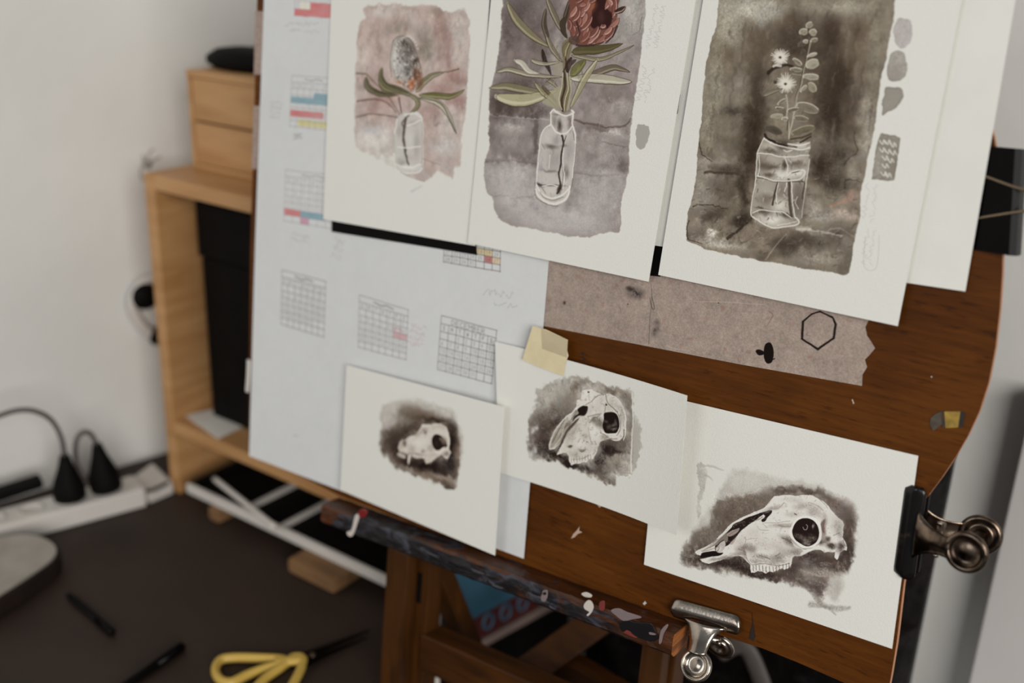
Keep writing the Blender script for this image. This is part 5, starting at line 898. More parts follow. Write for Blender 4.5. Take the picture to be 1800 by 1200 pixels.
# ================================================================ power strip, plugs and cables by the left wall
zc = TABLE
s0, s1 = onz((-160, 952), zc + .03), onz((246, 846), zc + .03); sd = s1 - s0; sd[2] = 0; sl = np.linalg.norm(sd); sd /= sl; sp = np.array([-sd[1], sd[0], 0])
so = s0 - sp * .024
ps = thing('power_strip', 'long white power strip lying on the desk along the left wall', 'power strip', (s0 + s1) / 2 * [1, 1, 0] + [0, 0, zc])
so[2] = zc + .0005
v, f = box_v(so, sd * sl, sp * .05, (0, 0, .03)); obj('body', v, f, M['white'], ps, bevel=.004)
for k in range(5):
    cpt = so + sd * (.05 + k * (sl - .1) / 4) + sp * .025; cpt[2] = zc + .0306
    lathe('socket', cpt, (0, 0, 1), [(0, 0), (.017, 0), (.018, .0012), (.015, .0012), (.014, .0004), (0, .0004)], M['white'], ps, 20)
ad = thing('adapter', 'white square power adapter beside the end of the power strip', 'adapter', onz((262, 850), zc))
A = [onz(p, zc + .02) for p in ((222, 846), (262, 864), (304, 846), (268, 812))]
prism('body', A, (0, 0, -.0195), M['white'], ad, bevel=.003); tube('cord', [onz(p, zc + .0228) for p in ((228, 852), (245, 860), (266, 862), (296, 848))], .0025, M['black'], ad, 8)
pn = np.cross(sd, [0, 0, 1.0]); pc = so + sp * .025
V2 = lambda p: onpl(p, pc, pn)
def plug(name, base, top, wid, cord, lab):
    b_, t_ = V2(base), V2(top); b_[2] = zc + .033; ax = t_ - b_; h = np.linalg.norm(ax)
    t = thing(name, lab, 'plug', b_)
    lathe('body', b_, ax, [(0, 0), (wid, 0), (wid * 1.05, h * .1), (wid * .95, h * .35), (wid * .5, h * .75), (wid * .3, h), (0, h)], M['black'], t, 18)
    tube('cord', [t_ - ax * .05] + [V2(p) for p in cord], .0034, M['cord'], t, 8)
M['cord'] = material('grey_cord', (92, 84, 80), .5, var=(76, 68, 64))
plug('plug', (122, 862), (113, 800), .021, [(108, 770), (90, 738), (60, 722), (25, 722), (-20, 738), (-70, 760)], 'black plug in the power strip with its grey cord arching left')
plug('plug', (186, 845), (170, 780), .021, [(160, 763), (145, 760), (134, 775), (133, 805), (141, 830), (152, 850)], 'black plug with a tightly looped cord, nearer the adapter')
kb = [onz(p, zc + .036) for p in ((-90, 905), (-40, 892), (30, 868), (74, 852))]
e_ = sp * .012
tag(prism('pen_case', [kb[0] - e_, kb[3] - e_, kb[3] + e_, kb[0] + e_], (0, 0, .014), M['black'], bevel=.004), 'slim black case lying on the power strip at the left edge', 'case')

# ================================================================ loose things on the desk
lb = thing('lamp_base', 'heavy grey lamp base with rounded corners and dark rim at the left edge of desk', 'lamp base', onz((10, 1020), zc))
top = [(-160, 1010), (-90, 972), (0, 944), (50, 938), (84, 948), (99, 963), (92, 980), (60, 1004), (20, 1030), (-40, 1062), (-120, 1060)]
T = [onz(p, zc + .030) for p in smooth(top, 3, True)]
prism('top_plate', T, (0, 0, -.004), M['grey'], lb, bevel=.001)
cen = np.mean(T, 0); prism('body', [cen + (t - cen) * 1.07 - [0, 0, .0045] for t in T], (0, 0, -.024), M['lampside'], lb, bevel=.003)
for p in ((8, 1048), (22, 1040), (35, 1034)): lathe('screw', onz(p, zc + .014), (0, 0, 1), [(0, 0), (.004, 0), (.004, .008), (.002, .01), (0, .01)], M['steel'], lb, 10)
def pen(pa, pb, r, lab, ca=.3):
    a_, b_ = onz(pa, zc + r), onz(pb, zc + r); d = b_ - a_; l = np.linalg.norm(d)
    t = thing('pen', lab, 'pen', (a_ + b_) / 2)
    lathe('barrel', a_ + d * ca, d, [(0, 0), (r * .92, 0), (r * .92, l * .55), (r * .75, l * .66), (0, l * .7)], M['black'], t, 14)
    lathe('cap', a_, d, [(0, 0), (r * .8, 0), (r, l * .02), (r, l * (ca - .003)), (0, l * (ca - .003))], M['blackgloss'], t, 14)
    tube('clip', [a_ + d * .03 + [0, 0, r * 1.15], a_ + d * .2 + [0, 0, r * 1.25], a_ + d * (ca + .05) + [0, 0, r * 1.1]], .0009, M['black'], t, 6)
pen((198, 1112), (121, 1046), .0048, 'short black pen lying between the lamp base and the scissors', .34)
pen((322, 1135), (196, 1222), .0055, 'black marker pen cut by the bottom edge, left of the scissors', .4)
sz = zc + .0065
scs = thing('scissors', 'yellow-handled scissors with dark blades on the desk', 'scissors', onz((500, 1160), zc))
Z4 = lambda p, z=sz: onz((300 + p[0] / 2.726, 760 + p[1] / 2.726), z)
up = np.array([0, 0, 1.0])
tube('handle', [Z4(p) for p in ((214, 1140), (236, 1092), (300, 1078), (420, 1080), (530, 1086), (556, 1104), (470, 1124), (370, 1160), (290, 1196), (238, 1184))], (.0055, .0052), M['yellow'], scs, 10, closed=True, flat=up)
tube('handle', [Z4(p) for p in ((556, 1102), (590, 1078), (632, 1082), (628, 1120), (600, 1180), (560, 1240), (500, 1290), (420, 1290), (400, 1240), (450, 1180), (520, 1130))], (.0055, .0052), M['yellow'], scs, 10, closed=True, flat=up)
tube('handle_shank', [Z4(p, sz + .001) for p in ((500, 1100), (580, 1092), (630, 1092))], (.005, .007), M['yellow'], scs, 10, flat=up)
for k, (e1, e2) in enumerate((((626, 1080), (950, 950)), ((636, 1112), (940, 985)))):
    a_, b_ = Z4(e1, zc + .004 + .002 * k), Z4(e2, zc + .002 + .002 * k); d = b_ - a_; w_ = np.cross(up, d); w_ /= np.linalg.norm(w_)
    prism('blade', [a_ - w_ * .006, b_ - w_ * .001, b_, a_ + w_ * .006], (0, 0, .0016), M['blackgloss'], scs, bevel=.0003)
lathe('pivot_screw', Z4((680, 1072), zc + .006), up, [(0, 0), (.004, 0), (.004, .003), (0, .0035)], M['tarnish'], scs, 12)

# ================================================================ behind and under the easel
pf = thing('portfolio_bag', 'tall crumpled black bag standing behind the board against the wall', 'bag', (-.28, 1.1, 0))
xr = ony((1640, 1000), 1.06)[0] - .010; rg = np.random.default_rng(5)
nx_, nz_ = 14, 40; V = []; Fc = []
for j in range(nz_ + 1):
    for i in range(nx_ + 1):
        s_, t_ = i / nx_, j / nz_; edge = min(s_, 1 - s_, .5) * 2
        V.append((xr - .425 + .425 * s_, 1.10 - .045 * min(1, edge * 4) + .012 * math.sin(i * 2.1 + j * .9) * (edge > 0) + rg.normal() * .004 * (edge > 0), .0 + 1.27 * t_))
for j in range(nz_):
    for i in range(nx_): k = j * (nx_ + 1) + i; Fc.append((k, k + 1, k + nx_ + 2, k + nx_ + 1))
m0 = len(V); V += [(x, 1.12, z) for (x, y, z) in V[:m0]]; Fc += [(a + m0, d + m0, c_ + m0, b + m0) for a, b, c_, d in Fc]
rim = [i for i in range(nx_ + 1)] + [j * (nx_ + 1) + nx_ for j in range(1, nz_ + 1)] + [nz_ * (nx_ + 1) + i for i in range(nx_ - 1, -1, -1)] + [j * (nx_ + 1) for j in range(nz_ - 1, 0, -1)]
for k in range(len(rim)): a, b = rim[k], rim[(k + 1) % len(rim)]; Fc.append((a, a + m0, b + m0, b))
obj('body', V, Fc, M['fabric_black'], pf, smooth=True)
tube('strap', [ony(p, 1.03) for p in ((1262, 1148), (1290, 1134), (1312, 1140), (1330, 1175), (1345, 1230), (1340, 1320))], (.004, .012), M['cord'], pf, 8, flat=np.array([0, 1.0, 0]))
# low dark cabinet with a pale-edged top, and a blue book standing on it
q1, q2 = ony((840, 1125), 1.0), None
CZ = ony((900, 1092), 1.02)[2]; q1, q2 = onz((840, 1125), CZ), onz((945, 1068), CZ)
cd = q2 - q1; cd /= np.linalg.norm(cd); cp = np.array([-cd[1], cd[0], 0]); qa_, qb_ = q1 - cd * .05, q2 + cd * .09
cr_ = thing('low_cabinet', 'low dark wooden cabinet behind the easel legs', 'cabinet', ((qa_ + qb_) / 2 + cp * .08) * [1, 1, 0])
ln_ = np.linalg.norm(qb_ - qa_)
v, f = box_v(qa_ + cd * .01 + cp * .01 - [0, 0, CZ], cd * (ln_ - .02), cp * .12, (0, 0, CZ - .0125)); obj('body', v, f, M['black'], cr_, bevel=.003)
v, f = box_v(qa_ - [0, 0, .012], cd * ln_, cp * .14, (0, 0, .012)); obj('top_board', v, f, M['greywood'], cr_, bevel=.002)
v, f = box_v(qa_ - cp * .0045 - [0, 0, .012], cd * ln_, cp * .004, (0, 0, .012)); obj('edge_strip', v, f, M['strip'], cr_, bevel=.001)
bkx = onpl((826, 1066), (qa_ + cp * .012), cp); bkx[2] = CZ + .0005
bk = thing('book', 'blue book with a dull red lower band standing behind the easel', 'book', bkx)
e0 = qa_ + cp * .001 + cd * .012; e0[2] = CZ + .0005
v, f = box_v(e0, cd * .15, cp * .013, (0, 0, .20)); obj('cover', v, f, M['blue'], bk, bevel=.002)
v, f = box_v(e0 - cp * .0014 + [0, 0, .001], cd * .15, cp * .001, (0, 0, .036)); obj('band', v, f, M['red'], bk)
for k in range(3):
    cc_ = e0 - cp * .002 + cd * (.055 + .032 * k) + np.array([0, 0, .022])
    tube('letter', [cc_ + cd * .009 * math.cos(t) + up * .011 * math.sin(t) for t in np.linspace(0, 2 * math.pi, 9)[:-1]], .002, M['blue'], bk, 6, closed=True)
tag(tube('cable', [onb((770, 1050), -.10), onb((769, 1085), -.10), onb((768, 1130), -.10), onb((766, 1300), -.10)], .004, M['white'], None, 8), 'white cable hanging down behind the left easel post', 'cable')

# ================================================================ the easel
ez = thing('easel', 'old varnished wooden easel with a paint-crusted ledge holding the drawing board', 'easel', (-.5, .75, 0))
lL, lR = uv((597, 874)), uv((1209, 1095)); ldir = (lR - lL) / np.linalg.norm(lR - lL); lperp = np.array([-ldir[1], ldir[0]]); LH, LD = .0215, .027
def LB(s_, h, n): q = lL + ldir * s_ + lperp * h; return B(q[0], q[1], n)
LL = np.linalg.norm(lR - lL)
# subdivided bar with slightly worn, wavy edges
V = []; Fc = []; NS = 60; ring = [(0, .0004), (0, LD * .5), (.0006, LD - .002), (.003, LD), (LH * .5, LD + .0004), (LH - .003, LD), (LH, LD - .003), (LH, .0004)]
rg = np.random.default_rng(9)
for i in range(NS + 1):
    for h, n in ring: V.append(LB(LL * i / NS, h + rg.normal() * .0002, n + rg.normal() * .0002))
K_ = len(ring)
for i in range(NS):
    for k in range(K_): Fc.append((i * K_ + k, i * K_ + (k + 1) % K_, (i + 1) * K_ + (k + 1) % K_, (i + 1) * K_ + k))
Fc += [tuple(range(K_)), tuple(range(NS * K_ + K_ - 1, NS * K_ - 1, -1))]
lg = obj('ledge', V, Fc, M['ledge'], ez)
obj('end_grain', [LB(LL + .0002, h, n) for h, n in ring] + [LB(LL + .0012, h, n) for h, n in ring], [tuple(range(K_)), tuple(range(2 * K_ - 1, K_ - 1, -1))] + [(k, k + K_, (k + 1) % K_ + K_, (k + 1) % K_) for k in range(K_)], M['endgrain'], lg)
def blob(pts, mat, th=.0012, n0=None, parent=None, name='paint_blob'):
    P_ = [onb(p, LD + .0005 if n0 is None else n0) for p in smooth(pts, 3, True)]; return prism(name, P_, -BN * th, mat, parent or lg, bevel=th * .4)
c5 = lambda L_: [(880 + x / 5.294, 1000 + y / 5.294) for x, y in L_]
blob(c5([(790, 310), (820, 285), (850, 300), (868, 350), (850, 400), (820, 432), (805, 420), (830, 395), (790, 370), (778, 340)]), M['p_white'])
blob(c5([(755, 225), (800, 210), (850, 235), (845, 260), (790, 255)]), M['p_white'], n0=LD * .8)
blob(c5([(390, 225), (400, 195), (440, 195), (438, 260), (420, 298), (385, 290), (380, 255)]), M['p_lilac']); blob(c5([(402, 215), (428, 208), (430, 232), (405, 235)]), M['p_black'], .0018)
blob(c5([(930, 300), (970, 295), (968, 375), (930, 380), (920, 340)]), M['p_pink'])
blob(c5([(1030, 380), (1100, 360), (1180, 395), (1290, 430), (1310, 450), (1240, 462), (1150, 478), (1080, 430)]), M['p_lilac'])
blob(c5([(1110, 490), (1200, 470), (1260, 490), (1400, 500), (1440, 560), (1470, 640), (1400, 670), (1260, 620), (1190, 560), (1140, 580)]), M['p_black'])
blob(c5([(1390, 580), (1440, 590), (1450, 605), (1400, 602)]), M['p_lilac'], .002); blob(c5([(1480, 640), (1500, 560), (1550, 510), (1560, 530), (1520, 600), (1500, 680), (1480, 690)]), M['p_lilac'])
blob(c5([(1250, 600), (1265, 640), (1150, 590), (1160, 560)]), M['p_pink'], .0006)
c5b = lambda L_: [(580 + x / 2.432, 860 + y / 2.432) for x, y in L_]
blob(c5b([(75, 180), (95, 170), (110, 110), (128, 108), (120, 140), (100, 195), (82, 198)]), M['p_white']); blob(c5b([(128, 90), (150, 82), (162, 98), (150, 118), (130, 115)]), M['p_red'], .002)
rg = np.random.default_rng(4)
for k in range(16):                                                     # ridges of dried slate paint along the front
    t_ = .12 + .6 * rg.random(); s_ = LL * t_; h = LH * (.15 + .6 * rg.random()); l_ = .006 + .014 * rg.random()
    P_ = [LB(s_, h, LD + .0004), LB(s_ + l_, h + .003 * rg.random(), LD + .0004), LB(s_ + l_ * .8, h + .0022, LD + .0004), LB(s_ + l_ * .2, h + .0026, LD + .0004)]
    prism('paint_ridge', P_, -BN * .0012, [M['slate'] if 'slate' in M else M.setdefault('slate', blob_mat('dried_slate_paint', (70, 70, 76))), M['p_black']][k % 3 == 0], lg, bevel=.0004)
def post(pl, pr, ytop, n0, n1, name='post', vb=1.18):
    u0, u1 = uv(pl, n0)[0], uv(pr, n0)[0]; vt = uv((pl[0], ytop), n0)[1]
    return bbox(name, u0, u1, vt, vb, n1, n0, M['easel'], ez, .0015)
vfl = (1.53 + BN[2] * BD) / -BY[2]                                     # board-down distance to the floor
post((674, 1080), (711, 1080), 958, -.0068, -.024, vb=vfl - .004)
post((1124, 1170), (1163, 1170), 1112, -.0068, -.024, vb=vfl + .018)
pL = post((726, 1080), (750, 1080), 975, -.026, -.050, 'rear_post', vfl - .01); post((1162, 1170), (1186, 1170), 1110, -.026, -.050, 'rear_post', vfl + .015)
# slots, crossbar, rear strut
qa, qb = uv((735, 1005), -.0255), uv((742, 1062), -.0255)
bbox('slot', qa[0], qa[0] + .006, qa[1], qb[1], -.0259, -.0253, M['black'], pL, 0)
uA, uB = uv((724, 1123), -.008), uv((1124, 1290), -.008)
bbox('crossbar', uA[0] - .002, uB[0] + .02, uA[1], uA[1] + .042, -.0235 - .03, -.0235, M['easel_h'], ez, .002)
def bar(name, p, q, w, h, mat, parent):
    p, q = np.array(p), np.array(q); d = q - p; d_ = d / np.linalg.norm(d); s_ = np.cross(d_, BN); s_ /= np.linalg.norm(s_); t_ = np.cross(s_, d_)
    v, f = box_v(p - s_ * w / 2 - t_ * h / 2, d, s_ * w, t_ * h); return obj(name, v, f, mat, parent, bevel=.002)
bar('strut', onb((756, 968), -.065), onb((838, 1170), -.15), .026, .022, M['easel'], ez)
bar('rear_leg', onb((1060, 1085), -.20), onb((880, 1215), -.075), .034, .03, M['easel_h'], ez)
bar('rear_rail', onb((985, 1165), -.15), onb((1190, 1290), -.15), .03, .03, M['easel_h'], ez)
# mast and rear leg down to the floor
mu = uv((1120, 500), -.04)[0]
bbox('mast', mu - .02, mu + .02, -.25, lL[1] + .05, -.085, -.0555, M['easel'], ez, .002)
bar('back_leg', B(mu, -.05, -.11), B(mu, 0, -.11) * [1, 0, 0] + np.array([0, 1.0, .03]), .03, .024, M['easel'], ez)

# ================================================================ drawing board
outl = [(456, -190), (452, 0), (444, 296), (440, 440), (438, 640), (437, 770), (445, 792), (470, 806), (598, 872), (800, 949), (1000, 1023), (1200, 1096), (1262, 1115), (1340, 1139), (1400, 1163), (1480, 1198), (1558, 1232), (1566, 1190), (1576, 1130), (1588, 1030), (1600, 950), (1606, 905), (1615, 888), (1631, 872), (1655, 840), (1680, 803), (1702, 765), (1722, 722), (1738, 672), (1750, 610), (1758, 540), (1762, 480), (1763, 430), (1762, 370), (1757, 300), (1747, 240), (1730, 180), (1705, 120), (1680, 40), (1680, -190)]
PO = [onb(p, 0) for p in outl]
dbd = prism('drawing_board', PO, BN * .006, M['board'], None, mats=[M['board'], M['plyedge']])
tag(dbd, 'brown stained plywood drawing board with a rounded right edge on the easel', 'drawing board')
def mark(pts, mat, th=.0004, n=.0001, name='paint_mark'): return prism(name, [onb(p, n) for p in pts], -BN * th, mat, dbd)
mark([(1004, 946), (1008, 938), (1014, 932), (1019, 925), (1018, 932), (1024, 935), (1016, 938), (1010, 944)], M['mark'])
mark([(1050, 886), (1056, 883), (1060, 888), (1054, 892)], M['mark']); mark([(1130, 1060), (1134, 1056), (1137, 1060), (1133, 1063)], M['p_white'])
mark([(1322, 1076), (1325, 1100), (1328, 1118), (1324, 1126), (1317, 1122), (1319, 1110), (1323, 1096)], M['burn']); mark([(1022, 618), (1028, 621), (1024, 624)], M['burn']); mark([(1024, 626), (1030, 632), (1026, 633)], M['burn'])
mark([(1497, 702), (1499, 701), (1502, 709), (1500, 710)], M['mark']); mark([(1636, 661), (1639, 661), (1638, 664)], M['p_white'])

# ================================================================ sheets
def homography(src, dst):
    A_ = []
    for (x, y), (X_, Y_) in zip(src, dst): A_ += [[x, y, 1, 0, 0, 0, -X_ * x, -X_ * y, -X_], [0, 0, 0, x, y, 1, -Y_ * x, -Y_ * y, -Y_]]
    return np.linalg.svd(np.array(A_))[2][-1].reshape(3, 3)
def project(P_):
    q = W.T @ (np.array(P_) - EYE); return (900 + F * q[0] / q[2], 600 + F * q[1] / q[2])
def corners_uv(bl, br, nbl, nbr, left_dir, right_dir, height, ntop):
    """upper corners from the lower ones and the direction of the two side edges"""
    b0, b1 = uv(bl, nbl), uv(br, nbr); l = uv(left_dir, nbl) - b0; r = uv(right_dir, nbr) - b1
    return b0 + l / np.linalg.norm(l) * height, b1 + r / np.linalg.norm(r) * height, b1, b0
def sheet(name, C4, nf, painter, label, seed, th=.0005, res=4.0, cat='painting', nu=16, nv=16, clip=None, albedo=.8, group=None, paper=(200, 198, 191)):
    """C4: board coordinates tl, tr, br, bl; nf(s, t): stand-off from the board"""
    tl, tr, br, bl = map(np.array, C4)
    def at(s_, t_, dn=0.0):
        q = (tl * (1 - s_) + tr * s_) * (1 - t_) + (bl * (1 - s_) + br * s_) * t_; return B(q[0], q[1], nf(s_, t_) + dn)
    wmm = np.linalg.norm(br - bl) * 1000; hmm = np.linalg.norm(bl - tl) * 1000; w, h = int(wmm * res), int(hmm * res)
    if painter:
        H_ = homography([project(at(*st)) for st in ((0, 0), (1, 0), (1, 1), (0, 1))], [(0, 0), (w, 0), (w, h), (0, h)])
        art = Art(w, h, H_, seed, paper); painter(art); mat = painted(name + '_art', art, albedo=albedo)
    else: mat = M['paper']
    V = []; U = []
    for d in (0.0, -th):
        for j in range(nv + 1):
            for i in range(nu + 1): V.append(at(i / nu, j / nv, d)); U.append((i / nu, 1 - j / nv))
    n1 = (nu + 1) * (nv + 1); Fc = []; fm = []
    for j in range(nv):
        for i in range(nu):
            k = j * (nu + 1) + i; Fc.append((k, k + nu + 1, k + nu + 2, k + 1)); fm.append(0); Fc.append((k + n1, k + 1 + n1, k + nu + 2 + n1, k + nu + 1 + n1)); fm.append(1)
    rim = [i for i in range(nu + 1)] + [j * (nu + 1) + nu for j in range(1, nv + 1)] + [nv * (nu + 1) + i for i in range(nu - 1, -1, -1)] + [j * (nu + 1) for j in range(nv - 1, 0, -1)]
    for k in range(len(rim)): a, b = rim[k], rim[(k + 1) % len(rim)]; Fc.append((a, b, b + n1, a + n1)); fm.append(1)
    o = obj(name, V, Fc, None, None, mats=[mat, M['paper']], fm=fm, uvs=U)
    return tag(o, label, cat, group)

# linen tape across the board
lt = [(950, 440), (1100, 468), (1300, 503), (1530, 545), (1527, 562), (1521, 575), (1524, 590), (1531, 600), (1538, 612), (1530, 622), (1520, 632), (1524, 645), (1516, 658), (1515, 678), (1300, 640), (1100, 601), (952, 572)]
LU = [uv(p, .0006) for p in lt]
def linen():
    q = np.array(LU); lo, hi = q.min(0), q.max(0); w, h = int((hi[0] - lo[0]) * 4000), int((hi[1] - lo[1]) * 4000)
    P4 = [project(B(*c_, .0006)) for c_ in ((lo[0], lo[1]), (hi[0], lo[1]), (hi[0], hi[1]), (lo[0], hi[1]))]
    art = Art(w, h, homography(P4, [(0, 0), (w, 0), (w, h), (0, h)]), 21); paint_linen(art)
    m = painted('linen_tape_art', art, .95, grain=1600, bump=.0003)
    P_ = [B(a, b, .0006) for a, b in LU]; n = len(P_); V = P_ + [p + BN * .0004 for p in P_]
    U = [((a - lo[0]) / (hi[0] - lo[0]), 1 - (b - lo[1]) / (hi[1] - lo[1])) for a, b in LU] * 2
    return tag(obj('fabric_tape', V, [tuple(range(n)), tuple(range(2 * n - 1, n - 1, -1))] + [(i, i + n, (i + 1) % n + n, (i + 1) % n) for i in range(n)], m, None, mats=[m], uvs=U), 'wide grey-brown fabric tape with torn end and inked hexagon across the board', 'tape')
linen()

# calendar sheet (long sheet of thin paper)
q = [uv(p, .0012) for p in ((466, -60), (1010, -60), (922, 981), (438, 801))]
qr = uv((965, 455), .0012); q[1] = q[2] + (qr - q[2]) / np.linalg.norm(qr - q[2]) * np.linalg.norm(q[0] - q[3])
sheet('calendar_sheet', q, lambda s_, t_: .0013 + .0012 * math.sin(s_ * 5 + t_ * 3) ** 2, paint_calendar, 'big thin white sheet of hand-drawn month calendars taped to the board', 11, th=.0002, res=3.2, cat='calendar', albedo=.70, paper=(190, 190, 189))

# large blank sheet at the right, behind the gum painting
b0, b1 = uv((1128, 428), .004), uv((1697, 512), .004)
r_ = uv((1785, 0), .004) - b1; t1 = b1 + r_ / np.linalg.norm(r_) * .30; l_ = uv((1190, 0), .004) - b0; t0 = b0 + l_ / np.linalg.norm(l_) * .30
sheet('blank_sheet', (t0, t1, b1, b0), lambda s_, t_: .0035 + .001 * s_, None, 'blank white paper sheet clipped behind the gum leaf painting, its right part showing', 2, cat='paper')

def both(f1, f2): return lambda a: (f1(a), f2(a))
sheet('painting', corners_uv((568, 385), (835, 432), .005, .006, (582, 0), (860, 0), .297, 0), lambda s_, t_: .005 + .001 * s_, lambda a: paint_banksia(a), 'watercolour of a banksia in a jar, leftmost of the top row', 3, group='flower watercolours in the top row')
sheet('painting', corners_uv((822, 427), (1140, 495), .008, .009, (863, 0), (1222, 0), .297, 0), lambda s_, t_: .008 + .001 * s_ * t_, both(paint_protea, lambda a: pencil_notes(a, 'protea')), 'watercolour of a pink protea in a bottle, middle of the top row', 4, group='flower watercolours in the top row')
sheet('painting', corners_uv((1157, 483), (1578, 573), .007, .010, (1236, 0), (1690, 0), .297, 0), lambda s_, t_: .007 + .003 * s_, both(paint_gum, lambda a: pencil_notes(a, 'gum')), 'dark sepia painting of gum leaves and daisies in a square jar', 5, group='flower watercolours in the top row')

# the three skull cards
C = [uv(p, .003) for p in ((1160, 694), (1614, 801), (1568, 1140), (1132, 992))]
sheet('painting', C, lambda s_, t_: .003, paint_skC, 'ink painting of a long sheep skull in profile, held by the tarnished clip', 6, res=5, group='skull paintings in the bottom row')
nB = lambda s_, t_: .007 + .020 * s_ ** 2.2
Bc = [uv((870, 600), nB(0, 0)), uv((1208, 695), nB(1, 0)), uv((1189, 941), nB(1, 1)), uv((877, 830), nB(0, 1))]
sheet('painting', Bc, nB, paint_skB, 'ink painting of a sheep skull facing front, taped at its top left corner', 7, res=5, nu=24, group='skull paintings in the bottom row')
nA = lambda s_, t_: .009 + .008 * s_
Ac = [uv((609, 641), nA(0, 0)), uv((886, 715), nA(1, 0)), uv((870, 976), nA(1, 1)), uv((598, 861), nA(0, 1))]
sheet('painting', Ac, nA, paint_skA, 'ink painting of a small fanged skull, its card resting on the ledge', 8, res=4, group='skull paintings in the bottom row')

# tapes and scraps
def flat(name, pts, n, th, mat, label, cat, parent=None, **k):
    o = prism(name, [onb(p, n) for p in pts], BN * th, mat, parent, **k)
    if label: tag(o, label, cat)
    return o
mt = thing('masking_tape', 'piece of cream masking tape holding the middle skull card', 'tape', onb((958, 618), .004))
flat('strip', [(936, 573), (960, 579), (998, 597), (996, 612), (999, 625), (993, 640), (990, 661), (950, 646), (918, 632), (924, 612)], .0106, .0003, M['masking'], None, None, mt)
flat('overlap', [(952, 578), (998, 597), (996, 628), (953, 613)], .0110, .0003, material('double_masking_tape', (200, 184, 150), .7, var=(190, 175, 142), scale=(60, 60, 60)), None, None, mt)
flat('black_strip', [(583, 388), (836, 424), (838, 448), (583, 407)], .0032, .0006, M['inkblack'], 'strip of black tape below the banksia painting', 'tape')
flat('black_strip', [(1146, 425), (1166, 428), (1160, 486), (1140, 484)], .0022, .0006, M['inkblack'], 'dark strip standing in for the shaded gap between protea and gum paintings', 'tape')  # black piece stands in for the shaded board behind the sheets
flat('fabric_tape', [(449, 20), (463, 20), (460, 131), (446, 131)], .0006, .0004, M['beige_tape'], 'beige fabric tape stub at the board left edge, upper one', 'tape')
flat('fabric_tape', [(446, 186), (457, 186), (452, 297), (442, 297)], .0006, .0004, M['beige_tape'], 'beige fabric tape stub at the board left edge, lower one', 'tape')
tube('clip_bar', [onb((441, 632), -.003), onb((440, 660), -.003), onb((438, 688), -.003)], .0045, M['white'], None, 10); tag(bpy.context.scene.objects['clip_bar'], 'small white peg on the left edge of the drawing board', 'peg'); bpy.context.scene.objects['clip_bar'].name = 'peg'
bt = thing('tape_scrap', 'scrap of yellow and black striped tape stuck near the curved board edge', 'tape', onb((1667, 740), .001))
for pts, c_ in (([(1636, 735), (1643, 728), (1654, 723), (1656, 745), (1648, 752), (1640, 757), (1634, 745)], (84, 74, 62)), ([(1654, 723), (1668, 722), (1670, 750), (1656, 752)], (66, 48, 30)), ([(1660, 723), (1688, 723), (1684, 751), (1662, 752)], (170, 136, 52)), ([(1688, 723), (1697, 725), (1692, 751), (1684, 751)], (40, 30, 24))):
    flat('stripe', pts, .0006 + .0002 * (c_[0] == 170), .0003, material('scrap_tape', c_, .6, var=tuple(int(v * .75) for v in c_), scale=(150, 150, 150)), None, None, bt)
flat('tape_clip', [(1186, 168), (1195, 166), (1193, 178), (1190, 200), (1182, 204), (1188, 188)], .0052, .001, M['inkblack'], 'tiny black clip end peeping out between the protea and gum paintings', 'clip')

